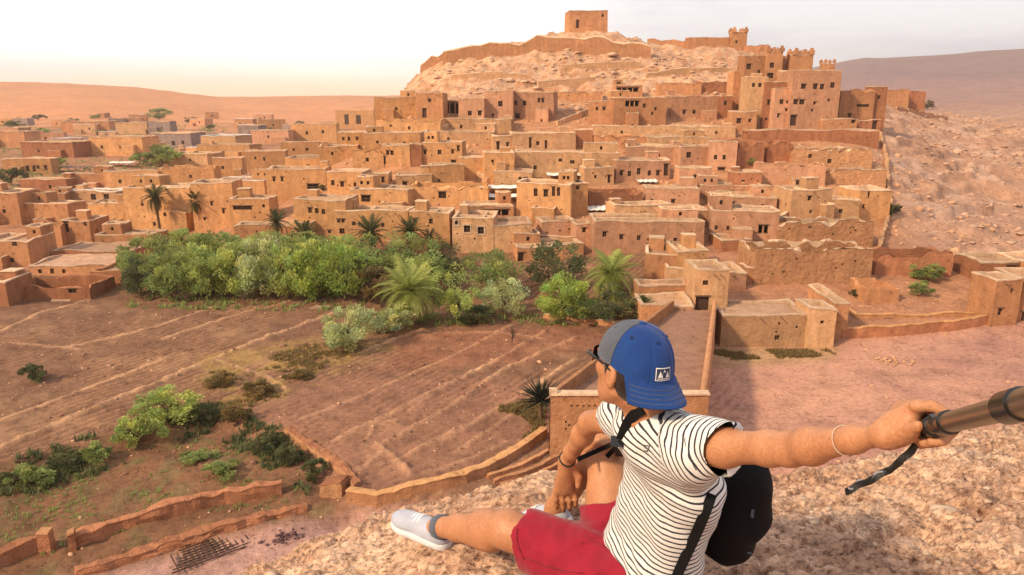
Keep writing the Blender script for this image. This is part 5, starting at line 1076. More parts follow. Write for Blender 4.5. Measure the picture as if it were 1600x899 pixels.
def rock():
    def axis(lo, a, b, hi, f, g):
        return np.concatenate([lo + (a - lo) * np.linspace(0, 1, g, endpoint=False) ** .6, np.arange(a, b, f), b + (hi - b) * np.linspace(0, 1, g) ** 1.7])
    xs = axis(-16, -1.5, 3.1, 18, .0088, 40); ys = axis(-14, .9, 3.75, 16, .0088, 40); X, Y = np.meshgrid(xs, ys); Z = rock_z(X, Y); Z = np.maximum(Z, -1.5)
    m, t, b = mat_new('foreground_rock'); b.inputs['Roughness'].default_value = .95; b.inputs['Specular IOR Level'].default_value = .12; P = geo_pos(t)
    n1 = tnoise(t, 2.2, 5, .6, vec=P); n2 = tnoise(t, 18, 6, .7, vec=P); n3 = tnoise(t, 48, 4, .75, (1, 2.2, 1), vec=P); vo = N(t, 'ShaderNodeTexVoronoi'); vo.inputs['Scale'].default_value = 34; t.links.new(P, vo.inputs['Vector'])
    c = ramp(t, n1, [(.3, (.40, .25, .175)), (.5, (.49, .33, .24)), (.7, (.57, .42, .32))]); c = mixc(t, 1.0, c, ramp(t, n2, [(.32, (.42, .34, .30)), (.47, (.92, .9, .88)), (.66, (1.25, 1.2, 1.12))]), 'MULTIPLY')
    c = mixc(t, 1.0, c, ramp(t, n3, [(.36, (.45, .38, .33)), (.48, (1, 1, 1)), (.66, (1.3, 1.27, 1.22))]), 'MULTIPLY'); c = mixc(t, 1.0, c, ramp(t, N(t, 'ShaderNodeSeparateColor').outputs[0], [(0, (.78, .70, .66)), (.5, (1, .98, .95)), (1, (1.2, 1.18, 1.15))]), 'MULTIPLY'); t.links.new(vo.outputs['Color'], [n for n in t.nodes if n.bl_idname == 'ShaderNodeSeparateColor'][0].inputs[0])
    t.links.new(c, b.inputs['Base Color']); bump(t, b, madd(t, madd(t, n2, n3), vo.outputs['Distance']), .7, .012); M['rock'] = m
    o = grid_mesh('rock_outcrop', X, Y, Z, m); tag(o, kind='structure')
    rng = np.random.RandomState(77); n = 2600; x = rng.uniform(-1.5, 3.1, n); y = rng.uniform(.9, 3.6, n); k = fbm(x * 2, y * 2, 3, 96) > -.1; x, y = x[k], y[k]; s = rng.gamma(1.1, .0052, len(x)) + .002
    keep = np.ones(len(x), bool); x, y, s = x[keep], y[keep], s[keep]
    pm = plain('pebble', (.50, .36, .25), .9, 9, .35, .4, .01); q = scatter('pebbles', np.stack([x, y, rock_z(x, y) - s * .15], 1), s, pm, 78, flat=.9); tag(q, 'small pale pebbles and grit lying on the foreground rock', 'pebbles')
rock()
# ================================================================ signed distance modelling
class SDF:
    def __init__(s, lo, hi, h):
        s.lo = np.array(lo, float); s.h = h; s.n = np.ceil((np.array(hi) - s.lo) / h).astype(int) + 1; s.D = np.full(s.n, .5, np.float32)
    def _box(s, lo, hi):
        a = np.clip(np.floor((np.array(lo) - s.lo) / s.h).astype(int), 0, s.n); b = np.clip(np.ceil((np.array(hi) - s.lo) / s.h).astype(int) + 1, 0, s.n)
        if (b <= a).any(): return None
        ax = [(s.lo[i] + s.h * np.arange(a[i], b[i])).astype(np.float32) for i in range(3)]; return tuple(slice(a[i], b[i]) for i in range(3)), np.meshgrid(*ax, indexing='ij')
    def comb(s, sl, d, k, op='add'):
        o = s.D[sl]
        if op == 'sub': d = -d; h_ = np.clip(.5 - .5 * (d - o) / k, 0, 1) if k else (d < o) * 0.; s.D[sl] = np.maximum(o, d) if not k else o * h_ + d * (1 - h_) + k * h_ * (1 - h_); return
        h_ = np.clip(.5 + .5 * (o - d) / k, 0, 1); s.D[sl] = o * (1 - h_) + d * h_ - k * h_ * (1 - h_)
    def cap(s, a, b, ra, rb, k=.02, flat=None):
        a = np.array(a[:], float); b = np.array(b[:], float); m = max(ra, rb) + k * 2 + .02; r = s._box(np.minimum(a, b) - m, np.maximum(a, b) + m)
        if r is None: return
        sl, G = r; ab = b - a; L = (ab ** 2).sum() + 1e-9; q = [G[i] - a[i] for i in range(3)]; t = np.clip((q[0] * ab[0] + q[1] * ab[1] + q[2] * ab[2]) / L, 0, 1); dv = [q[i] - t * ab[i] for i in range(3)]
        if flat is not None:
            f, kf = flat; f = np.array(f[:]); dd = dv[0] * f[0] + dv[1] * f[1] + dv[2] * f[2]; e = np.sqrt(np.maximum(dv[0] ** 2 + dv[1] ** 2 + dv[2] ** 2 - dd ** 2, 0) + (dd * kf) ** 2) - (ra + (rb - ra) * t); e = e / max(1, kf) ** .5
        else: e = np.sqrt(dv[0] ** 2 + dv[1] ** 2 + dv[2] ** 2) - (ra + (rb - ra) * t)
        s.comb(sl, e.astype(np.float32), k)
    def chain(s, pts, rr, k=.02, flat=None):
        for i in range(len(pts) - 1): s.cap(pts[i], pts[i + 1], rr[i], rr[i + 1], k, flat)
    def ell(s, c, fr, rad, k=.02, op='add'):
        c = np.array(c[:], float); m = max(rad) + 2 * k + .02; r = s._box(c - m, c + m)
        if r is None: return
        sl, G = r; q = [G[i] - c[i] for i in range(3)]; l = [q[0] * f[0] + q[1] * f[1] + q[2] * f[2] for f in fr]
        k0 = np.sqrt(sum((l[i] / rad[i]) ** 2 for i in range(3))); k1 = np.sqrt(sum((l[i] / rad[i] ** 2) ** 2 for i in range(3))) + 1e-6; s.comb(sl, (k0 * (k0 - 1) / k1).astype(np.float32), k, op)
    def plane(s, c, n, lo=None, hi=None):
        """keep the side the normal points away from"""
        r = s._box(lo if lo is not None else s.lo, hi if hi is not None else s.lo + s.h * s.n); sl, G = r; d = sum((G[i] - c[i]) * n[i] for i in range(3)); s.D[sl] = np.maximum(s.D[sl], d)
    def disp(s, fn):
        idx = np.nonzero(np.abs(s.D) < .03); P = s.lo + s.h * np.stack(idx, 1); s.D[idx] += fn(P).astype(np.float32)
    def mesh(s, name, mat, parent, smooth=1):
        D = s.D; ins = (D < 0).astype(np.uint8); cnt = sum(ins[i:i + s.n[0] - 1, j:j + s.n[1] - 1, k:k + s.n[2] - 1] for i in (0, 1) for j in (0, 1) for k in (0, 1)); cells = np.stack(np.nonzero((cnt > 0) & (cnt < 8)), 1)
        C = {}
        for i in (0, 1):
            for j in (0, 1):
                for k in (0, 1): C[(i, j, k)] = D[cells[:, 0] + i, cells[:, 1] + j, cells[:, 2] + k].astype(float)
        acc = np.zeros((len(cells), 3)); num = np.zeros(len(cells))
        for a in C:
            for ax in range(3):
                if a[ax] == 0:
                    b = tuple(1 if q == ax else a[q] for q in range(3)); da, db = C[a], C[b]; m = (da < 0) != (db < 0); t = np.where(m, da / np.where(m, da - db, 1), 0); p = np.tile(np.array(a, float), (len(cells), 1)); p[:, ax] = t; acc[m] += p[m]; num[m] += 1
        V = s.lo + s.h * (cells + acc / num[:, None]); idm = np.full(cnt.shape, -1, np.int64); idm[tuple(cells.T)] = np.arange(len(cells)); F = []
        for ax in range(3):
            u, v = (ax + 1) % 3, (ax + 2) % 3; sa = [slice(None)] * 3; sb = [slice(None)] * 3; sa[ax] = slice(0, -1); sb[ax] = slice(1, None); e = ins[tuple(sa)].astype(int) - ins[tuple(sb)]; q = np.stack(np.nonzero(e), 1); q = q[(q[:, u] > 0) & (q[:, v] > 0) & (q[:, u] < s.n[u] - 1) & (q[:, v] < s.n[v] - 1)]
            sg = e[tuple(q.T)]; o = []
            for du, dv in ((1, 1), (0, 1), (0, 0), (1, 0)):
                w_ = q.copy(); w_[:, u] -= du; w_[:, v] -= dv; o.append(idm[tuple(w_.T)])
            f = np.stack(o, 1); f[sg < 0] = f[sg < 0][:, ::-1]; F.append(f)
        F = np.concatenate(F); F = F[(F >= 0).all(1)]
        for _ in range(smooth):
            S = np.zeros_like(V); c = np.zeros(len(V))
            for i in range(4): np.add.at(S, F[:, i], V[F[:, (i + 1) % 4]]); np.add.at(c, F[:, i], 1); np.add.at(S, F[:, i], V[F[:, (i - 1) % 4]]); np.add.at(c, F[:, i], 1)
            c = np.maximum(c, 1); V = V * .5 + .5 * S / c[:, None]
        me = bpy.data.meshes.new(name); me.vertices.add(len(V)); me.vertices.foreach_set('co', V.ravel().astype(np.float32)); n = len(F); me.loops.add(n * 4); me.loops.foreach_set('vertex_index', F.ravel().astype(np.int32)); me.polygons.add(n); me.polygons.foreach_set('loop_start', np.arange(0, n * 4, 4, dtype=np.int32)); me.polygons.foreach_set('use_smooth', [True] * n); me.update(calc_edges=True); me.materials.append(mat)
        o = bpy.data.objects.new(name, me); col.objects.link(o)
        if parent: o.parent = parent; o.matrix_parent_inverse = parent.matrix_basis.inverted()
        o['_v'] = 0; del o['_v']; o_v[o.name] = V; o_f[o.name] = F; return o
o_v, o_f = {}, {}
def unit(v): return Vector(v).normalized()
# ---------------------------------------------------------------- materials of the figure
def skin_mat():
    m, t, b = mat_new('skin'); b.inputs['Roughness'].default_value = .5; b.inputs['Subsurface Weight'].default_value = .12; b.inputs['Subsurface Radius'].default_value = (.02, .008, .004); b.inputs['Subsurface Scale'].default_value = .6; b.inputs['Specular IOR Level'].default_value = .35; P = geo_pos(t)
    n = tnoise(t, 9, 4, .6, vec=P); f = tnoise(t, 160, 3, .6, vec=P); c = ramp(t, n, [(.3, (.40, .175, .085)), (.7, (.52, .25, .125))]); t.links.new(mixc(t, 1.0, c, ramp(t, f, [(.3, (.82, .78, .75)), (.7, (1.1, 1.1, 1.1))]), 'MULTIPLY'), b.inputs['Base Color']); bump(t, b, madd(t, f, tnoise(t, 38, 4, .6, vec=P)), .4, .003); return m
SKIN = skin_mat()
def cloth(name, c, sc_=240, rough=.85, var=.18, wr=.0):
    m, t, b = mat_new(name); b.inputs['Roughness'].default_value = rough; b.inputs['Specular IOR Level'].default_value = .2; b.inputs['Sheen Weight'].default_value = .15; P = geo_pos(t); n = tnoise(t, sc_, 3, .6, vec=P); g_ = tnoise(t, 14, 4, .6, vec=P)
    c2 = ramp(t, g_, [(.3, tuple(v * (1 - var) for v in c)), (.7, tuple(min(1, v * (1 + var)) for v in c))]); t.links.new(mixc(t, .25, c2, ramp(t, n, [(.3, tuple(v * .6 for v in c)), (.7, tuple(min(1, v * 1.3) for v in c))])), b.inputs['Base Color']); bump(t, b, madd(t, n, madd(t, g_, 3, 'MULTIPLY')), .35, .004); return m
def stripe_mat():
    m, t, b = mat_new('striped_jersey'); b.inputs['Roughness'].default_value = .85; b.inputs['Specular IOR Level'].default_value = .15; at = N(t, 'ShaderNodeAttribute', attribute_name='stripe').outputs['Fac']; P = geo_pos(t)
    w1 = tnoise(t, 130, 2, .5, vec=P); s = madd(t, at, madd(t, w1, .0016, 'MULTIPLY')); fr = madd(t, madd(t, s, 1 / .0215, 'MULTIPLY'), 1.0, 'FRACT') if False else N(t, 'ShaderNodeMath', operation='FRACT').outputs[0]
    fn = fr.node; t.links.new(madd(t, s, 1 / .0172, 'MULTIPLY'), fn.inputs[0])
    c = ramp(t, fr, [(.0, (.72, .71, .69)), (.62, (.74, .73, .71)), (.66, (.035, .037, .05)), (.93, (.035, .037, .05)), (.965, (.72, .71, .69))]); t.links.new(mixc(t, 1.0, c, ramp(t, tnoise(t, 300, 2, .5, vec=P), [(.3, (.85, .85, .85)), (.7, (1.05, 1.05, 1.05))]), 'MULTIPLY'), b.inputs['Base Color']); bump(t, b, tnoise(t, 420, 2, .5, vec=P), .15, .001); return m
STRIPE = stripe_mat(); SHORT = cloth('red_shorts', (.27, .011, .028)); BLACK = cloth('black_nylon', (.005, .005, .006), 300, .8); BLACK.node_tree.nodes['Principled BSDF'].inputs['Sheen Weight'].default_value = 0; CAPB = cloth('cap_blue', (.010, .045, .19)); CAPG = cloth('cap_grey', (.085, .095, .12)); SHOE = cloth('shoe_canvas', (.40, .42, .49)); SOLE = plain('shoe_sole', (.58, .58, .60), .7, 20, .08); HAIR = cloth('hair_dark', (.025, .014, .010), 90, .6); SOCK = cloth('sock_grey', (.10, .11, .14))
GLOSS = plain('black_gloss', (.008, .008, .008), .25, 8, .1, .05, .002, spec=.6); STEEL = plain('stick_metal', (.30, .24, .18), .32, 5, .15, .05, .003, metal=.9); RUB = plain('black_rubber', (.015, .015, .016), .55, 30, .2)
def plain_tone(m, c): return m
# ---------------------------------------------------------------- skeleton (world metres)
PEL = W(993, 905, 2.14); WAI = W(1026, 838, 2.03); CHE = W(1050, 752, 1.90); UCH = W(1046, 700, 1.82); NEB = W(1020, 657, 1.79); HED = W(990, 572, 1.76)
SL_ = W(1092, 697, 1.66); SR_ = W(975, 650, 1.93); S_ = unit(SL_ - SR_)
EL_ = W(1235, 702, 1.40); WL_ = W(1385, 679, 1.16)
ER_ = W(922, 661, 2.13); WR_ = W(885, 720, 2.32)
HL_ = PEL + S_ * .085; HR_ = PEL - S_ * .085
KL_ = W(795, 828, 2.26); AL_ = W(688, 824, 2.58); KR_ = W(944, 686, 2.36); AR_ = W(868, 792, 2.62)
PERSON = empty('person', (PEL.x, PEL.y, PEL.z - .12)); bpy.context.view_layer.update()
tag(PERSON, 'person in striped T-shirt and red shorts sitting on the rock, holding out a stick', 'person')
FWD = unit(S_.cross(unit(UCH - PEL)))          # chest direction
if FWD.x > 0: FWD = -FWD
UPT = unit(UCH - PEL)
F_ = unit((-.56, .82, .10)); U_ = unit(Vector((.10, -.02, 1)) - F_ * Vector((.10, -.02, 1)).dot(F_)); L_ = U_.cross(F_).normalized()   # head: forward, up, left
def hp(f, l, u): return HED + F_ * f + L_ * l + U_ * u
HFR = (tuple(F_), tuple(L_), tuple(U_))
def body():
    lo = np.array([-.36, .95, CZ - 1.62]); hi = np.array([.80, 2.72, CZ - .30]); s = SDF(lo, hi, .0044)
    # legs
    s.chain([HL_, HL_.lerp(KL_, .5), KL_], [.088, .078, .056], .03); s.chain([KL_, KL_.lerp(AL_, .3), KL_.lerp(AL_, .7), AL_], [.054, .058, .042, .036], .03)
    tL = unit(AL_ - KL_); kU = unit(Vector((0, 0, 1)) - tL * tL.z); s.ell(KL_ + kU * .022, (tuple(tL), tuple(kU), tuple(tL.cross(kU))), (.045, .032, .036), .02); s.cap(KL_.lerp(AL_, .25) - kU * .022, KL_.lerp(AL_, .5) - kU * .016, .045, .034, .03)
    s.chain([HR_, HR_.lerp(KR_, .5), KR_], [.088, .075, .055], .03); cm = KR_.lerp(AR_, .3) + Vector((.0, .0, 0)) + unit((HR_ - AR_)) * .012; s.chain([KR_, cm, KR_.lerp(AR_, .7), AR_], [.053, .056, .041, .035], .03)
    tR = unit(AR_ - KR_); kd = unit(unit(KR_ - HR_) - unit(AR_ - KR_)); s.ell(KR_ + kd * .018, (tuple(tR), tuple(kd), tuple(tR.cross(kd))), (.042, .032, .036), .02)
    # torso core
    for c, w_, r in ((PEL, .07, .09), (WAI, .050, .075), (CHE, .055, .075), (UCH, .075, .065)): s.cap(c - S_ * w_, c + S_ * w_, r, r, .05)
    s.cap(SR_ - UPT * .01, SL_ - UPT * .014, .048, .040, .05)
    # neck, trapezius and head
    s.chain([NEB - UPT * .01, NEB.lerp(HED, .55), hp(-.012, 0, -.05)], [.050, .051, .054], .03); s.cap(NEB, SL_.lerp(NEB, .35), .05, .04, .04); s.cap(NEB, SR_.lerp(NEB, .35), .05, .04, .04)
    s.ell(hp(-.008, 0, .018), HFR, (.084, .070, .074), .02); s.ell(hp(.028, 0, -.03), HFR, (.066, .058, .075), .03); s.ell(hp(.055, 0, -.085), HFR, (.032, .034, .026), .03)
    for sg in (-1, 1):
        s.cap(hp(-.01, sg * .056, -.05), hp(.05, sg * .022, -.092), .018, .018, .02); s.ell(hp(.055, sg * .038, -.022), HFR, (.026, .022, .018), .015); s.ell(hp(.075, sg * .030, .016), HFR, (.016, .022, .010), .012)
        s.ell(hp(-.008, sg * .078, -.012), HFR, (.018, .010, .031), .008); s.ell(hp(-.004, sg * .088, -.010), HFR, (.010, .006, .020), .006, 'sub')
    s.cap(hp(.088, 0, .010), hp(.104, 0, -.022), .008, .013, .012); s.ell(hp(.092, 0, -.027), HFR, (.012, .018, .008), .008); s.ell(hp(.083, 0, -.050), HFR, (.012, .024, .007), .008); s.ell(hp(.080, 0, -.061), HFR, (.012, .022, .008), .008)
    # left arm reaching to the stick
    a1 = unit(EL_ - SL_); s.chain([SL_, SL_.lerp(EL_, .35), SL_.lerp(EL_, .8), EL_], [.041, .037, .032, .031], .025); tE = unit(WL_ - EL_); s.chain([EL_, EL_.lerp(WL_, .25), EL_.lerp(WL_, .7), WL_], [.031, .0325, .021, .0165], .02); s.ell(SL_.lerp(EL_, .12) + Vector((0, 0, .012)), (tuple(a1), (0, 0, 1), tuple(a1.cross(Vector((0, 0, 1))))), (.06, .036, .036), .03)
    # left hand round the stick
    A0 = W(1452, 668, 1.115); A1 = W(1502, 654, 1.0); ax = unit(A1 - A0); vu = unit(Vector((0, 0, 1)) - ax * ax.z); vr = ax.cross(vu).normalized()
    if vr.x < 0: vr = -vr
    def C(t, ang, r): a = R(ang); return A0 + ax * t + (vr * math.cos(a) + vu * math.sin(a)) * r
    rs = .0145; q = rs + .009
    pw = WL_; s.chain([pw, pw.lerp(C(-.02, 150, .03), .6), C(-.015, 150, .030)], [.0172, .020, .018], .015); s.chain([pw, C(-.045, 190, .033), C(-.01, 195, .028)], [.0165, .017, .015], .018); s.cap(pw, C(-.055, 120, .036), .016, .014, .018); s.cap(C(-.055, 120, .036), C(.008, 118, .034), .014, .012, .016)
    for i in range(4):
        t0 = .014 - i * .0225; k = (1, 1.06, 1.0, .85)[i]; r0 = (.0088, .0090, .0086, .0076)[i]
        pts = [C(t0, 128, .036), C(t0 + .004, 88, q + .007), C(t0 + .005, 38, q + .005), C(t0 + .003, -8, q + .003), C(t0, -55, q + .001), C(t0 - .002, -98 * k, q)]; s.chain(pts, [r0 * 1.12, r0 * 1.08, r0, r0 * 1.02, r0 * .92, r0 * .84], .002)
    s.chain([C(-.05, 205, .034), C(-.022, 205, q + .006), C(.004, 196, q + .004), C(.026, 186, q + .001)], [.015, .0125, .0108, .0088], .006)
    # right arm hanging over the shin
    s.chain([SR_, SR_.lerp(ER_, .4), ER_], [.043, .038, .032], .025); s.chain([ER_, ER_.lerp(WR_, .3), ER_.lerp(WR_, .75), WR_], [.031, .032, .023, .019], .02)
    K0 = W(882, 766, 2.37); T0 = W(888, 808, 2.38); d = unit(K0 - WR_); acr = unit(Vector((1, 0, 0)) - d * d.x)
    s.cap(WR_, K0 + acr * .0, .023, .020, .015); s.cap(WR_, K0 + acr * .022, .02, .015, .012); s.cap(WR_, K0 - acr * .022, .02, .015, .012)
    dn = unit(T0 - K0); away = unit(Vector((-.1, 1, -.1)) - dn * Vector((-.1, 1, -.1)).dot(dn))
    for i in range(4):
        o = (i - 1.5) * .0198; Ln = (.062, .074, .078, .068)[3 - i]; b0 = K0 + acr * o + d * .004; r0 = .0088
        s.chain([b0, b0 + dn * Ln * .42 - away * .004 + acr * o * .1, b0 + dn * Ln * .74 + away * .004 + acr * o * .05, b0 + dn * Ln * .98 + away * .018], [r0 * 1.15, r0, r0 * .95, r0 * .8], .0035)
    th = WR_ + d * .03 + acr * .024; s.chain([WR_ + d * .012 + acr * .012, th, th + unit(dn + acr * .45) * .034, th + unit(dn + acr * .1) * .062], [.016, .0135, .011, .0088], .006)
    # feet inside the shoes
    TL_ = W(612, 806, 2.74); TR_ = W(826, 806, 2.70); s.cap(AL_, AL_.lerp(TL_, .3) - Vector((0, 0, .02)), .034, .03, .02); s.cap(AR_, AR_ + Vector((-.02, 0, -.04)), .033, .03, .02)
    return s.mesh('body', SKIN, PERSON, 2), (A0, A1, ax, vu, vr)
BODY, STK = body()
# ---------------------------------------------------------------- T-shirt
def wr(P, f, a, seed=0): return a * (fbm(P[:, 0] * f + P[:, 2] * f * .7, P[:, 1] * f + P[:, 2] * f * .5, 3, seed))
def shirt():
    lo = np.array([.12, 1.42, CZ - 1.50]); hi = np.array([.66, 2.30, CZ - .50]); s = SDF(lo, hi, .0045)
    for c, w_, r in ((PEL + UPT * .01, .075, .102), (PEL.lerp(WAI, .55), .068, .094), (WAI, .064, .091), (WAI.lerp(CHE, .5), .064, .089), (CHE, .066, .090), (UCH, .078, .078)): s.cap(c - S_ * w_, c + S_ * w_, r, r, .06)
    s.cap(SR_ - UPT * .012, SL_ - UPT * .012, .052, .052, .05); s.cap(NEB - UPT * .012, SL_, .058, .049, .04); s.cap(NEB - UPT * .012, SR_, .058, .050, .04)
    s.cap(NEB - UPT * .05 + FWD * .02, UCH + FWD * .02, .060, .075, .04); a = unit(EL_ - SL_); e = SL_ + a * .135; s.cap(SL_, e, .055, .050, .03); s.cap(SL_ - Vector((0, 0, .03)), e - Vector((0, 0, .022)), .048, .042, .03)
    b = unit(ER_ - SR_); e2 = SR_ + b * .10; s.cap(SR_, e2, .052, .047, .03)
    s.plane(SL_ + a * .112, tuple(unit(a + Vector((.12, 0, -.35)))), lo=np.array(SL_[:]) + (-.02, -.22, -.16), hi=np.array(SL_[:]) + (.22, .06, .12))
    s.plane(SR_ + b * .075, tuple(b), lo=np.array(SR_[:]) + (-.13, .03, -.16), hi=np.array(SR_[:]) + (.06, .3, .1))
    nk = unit(HED - NEB); s.ell(NEB + nk * .058 + FWD * .004, (tuple(nk), tuple(S_), tuple(nk.cross(S_))), (.060, .062, .060), .006, 'sub')
    s.plane(PEL - UPT * .05, tuple(-UPT))
    def dsp(P):
        u = (P - np.array(PEL[:])) @ np.array(UPT[:]); v = (P - np.array(PEL[:])) @ np.array(S_[:]); f = (P - np.array(PEL[:])) @ np.array(FWD[:])
        fold = .0045 * np.sin(52 * (u + .55 * v + .10 * fbm(u * 6, v * 6, 2, 3)) + 3 * fbm(v * 9, u * 5, 2, 5)) * sstep(.32, .05, u); arm = np.sqrt(((P - np.array(SL_[:])) ** 2).sum(1)); rad = .0045 * np.sin(16 * np.arctan2(u - .40, v - .06) + 4 * fbm(u * 7, v * 7, 2, 8)) * sstep(.03, .09, arm) * (1 - sstep(.16, .26, arm))
        return fold * .95 + rad * 1.2 + wr(P, 11, .007, 5) + wr(P, 26, .003, 6)
    s.disp(dsp); o = s.mesh('t_shirt', STRIPE, PERSON, 2); V = o_v[o.name]
    P = V - np.array(PEL[:]); u = P @ np.array(UPT[:]); v = P @ np.array(S_[:]); f = P @ np.array(FWD[:])
    st = u + .0045 * fbm(v * 8, u * 5, 3, 7) + .05 * f * (1 - u) + .16 * np.clip(v - .03, 0, 1) * sstep(.28, .42, u) * 0
    ta = (V - np.array(SL_[:])) @ np.array(a[:]); tb = (V - np.array(SR_[:])) @ np.array(b[:]); outL = ta + .25 * (v - .16); st = np.where(outL > .004, ta * 1.0 + .006 * fbm(u * 14, f * 14, 2, 9) + .003, st); st = np.where((tb > .03) & (v < -.08), tb, st)
    at = o.data.attributes.new('stripe', 'FLOAT', 'POINT'); at.data.foreach_set('value', st.astype(np.float32)); return o
SHIRT = shirt()
def shorts():
    lo = np.array([-.10, 1.55, CZ - 1.62]); hi = np.array([.62, 2.55, CZ - .95]); s = SDF(lo, hi, .005)
    s.cap(PEL - S_ * .08 - UPT * .02, PEL + S_ * .08 - UPT * .02, .122, .122, .05); eL = HL_.lerp(KL_, .90); eR = HR_.lerp(KR_, .52); tl = unit(KL_ - HL_); tr = unit(KR_ - HR_)
    s.cap(HL_, eL, .108, .086, .05); s.cap(HL_.lerp(KL_, .4) + Vector((0, 0, -.02)), eL + Vector((0, 0, -.016)), .09, .074, .04); s.cap(HR_, eR, .106, .098, .05)
    s.plane(HL_.lerp(KL_, .86), tuple(unit(tl + Vector((0, -.0, -.25)))), lo=np.array(eL[:]) - .17, hi=np.array(eL[:]) + (.13, .15, .2)); s.plane(HR_.lerp(KR_, .48), tuple(tr), lo=np.array(eR[:]) + (-.16, -.14, -.06), hi=np.array(eR[:]) + .2)
    def dsp(P):
        q = P - np.array(HL_[:]); u = q @ np.array(tl[:]); w_ = q[:, 2]; return .008 * np.sin(30 * u + 26 * w_ + 5 * fbm(u * 6, w_ * 6, 2, 3)) * sstep(.32, .1, u) + wr(P, 10, .012, 15) + wr(P, 24, .004, 16)
    s.disp(dsp); return s.mesh('shorts', SHORT, PERSON, 2)
SHORTS = shorts()
def bvh(o): return BVHTree.FromPolygons([tuple(v) for v in o_v[o.name]], [tuple(f) for f in o_f[o.name]])
BV = {k: bvh(o) for k, o in (('shirt', SHIRT), ('body', BODY), ('shorts', SHORTS))}
def cast(px, py, keys=('shirt', 'body', 'shorts'), off=.004):
    best = None; dr = ray(px, py).normalized()
    for k in keys:
        h_ = BV[k].ray_cast(Vector((0, 0, CZ)), dr)
        if h_[0] is not None and (best is None or h_[3] < best[3]): best = h_
    if best is None: return None, None
    return best[0] - dr * off, best[1]
def pchild(mb, name, mat, parent=None, smooth=True):
    o = mb.build(name, mat, None, smooth); p = parent or PERSON; o.parent = p; o.matrix_parent_inverse = p.matrix_world.inverted() if p.type == 'EMPTY' and p.parent is None and p is not PERSON else PERSON.matrix_basis.inverted(); 
    if p.type == 'MESH': o.matrix_parent_inverse = Matrix()
    return o
def ribbon(mb, pts, nrm, wd, th=.0025):
    n = len(pts); rows = []
    for i, p in enumerate(pts):
        t = unit(pts[min(i + 1, n - 1)] - pts[max(i - 1, 0)]); nn = nrm[i] if isinstance(nrm, list) else nrm; sd_ = t.cross(nn).normalized(); nn = sd_.cross(t).normalized(); rows += [p + sd_ * wd / 2 + nn * th, p - sd_ * wd / 2 + nn * th, p - sd_ * wd / 2 - nn * th, p + sd_ * wd / 2 - nn * th]
    fs = [(i * 4 + k, i * 4 + (k + 1) % 4, (i + 1) * 4 + (k + 1) % 4, (i + 1) * 4 + k) for i in range(n - 1) for k in range(4)] + [(0, 1, 2, 3), tuple(4 * n - 1 - k for k in range(4))]; mb.add(rows, fs)
# shirt emblem, collar rib, sleeve hems
mb = MB()
for a, b in (((1006, 696), (1015, 697)), ((1015, 697), (1011, 706)), ((1011, 706), (1007, 704)), ((1008, 700), (1013, 701))):
    p, _ = cast(*a, ('shirt',), .001); q, _ = cast(*b, ('shirt',), .001)
    if p and q: mb.tube([p, q], .0016, 5)
em = pchild(mb, 'emblem', plain('emblem_grey', (.12, .12, .14), .8, 30, .1), SHIRT)
DKR = cloth('red_seam', (.20, .008, .02))
for nm_, pxs in (('hem', [(812, 812), (808, 826), (807, 842), (811, 858), (819, 874)]), ('seam', [(822, 872), (850, 884), (880, 892), (910, 896)]), ('fold', [(968, 770), (950, 800), (930, 826), (900, 838)]), ('pocket_edge', [(905, 850), (930, 846), (948, 856)])):
    P_ = [cast(x_, y_, ('shorts',), .0012)[0] for x_, y_ in pxs]; P_ = [p for p in P_ if p]
    if len(P_) > 2 and nm_ != 'fold':
        mb = MB(); mb.tube([P_[i].lerp(P_[i + 1], k / 3) for i in range(len(P_) - 1) for k in range(3)] + [P_[-1]], .0022, 5); pchild(mb, nm_, DKR, SHORTS)
P_ = [cast(x_, y_, ('shirt',), .001)[0] for x_, y_ in ((1075, 640), (1072, 665), (1070, 690), (1076, 715), (1088, 735))]; P_ = [p for p in P_ if p]
if len(P_) > 2: mb = MB(); mb.tube(P_, .0013, 4); pchild(mb, 'sleeve_seam', CAPG, SHIRT)
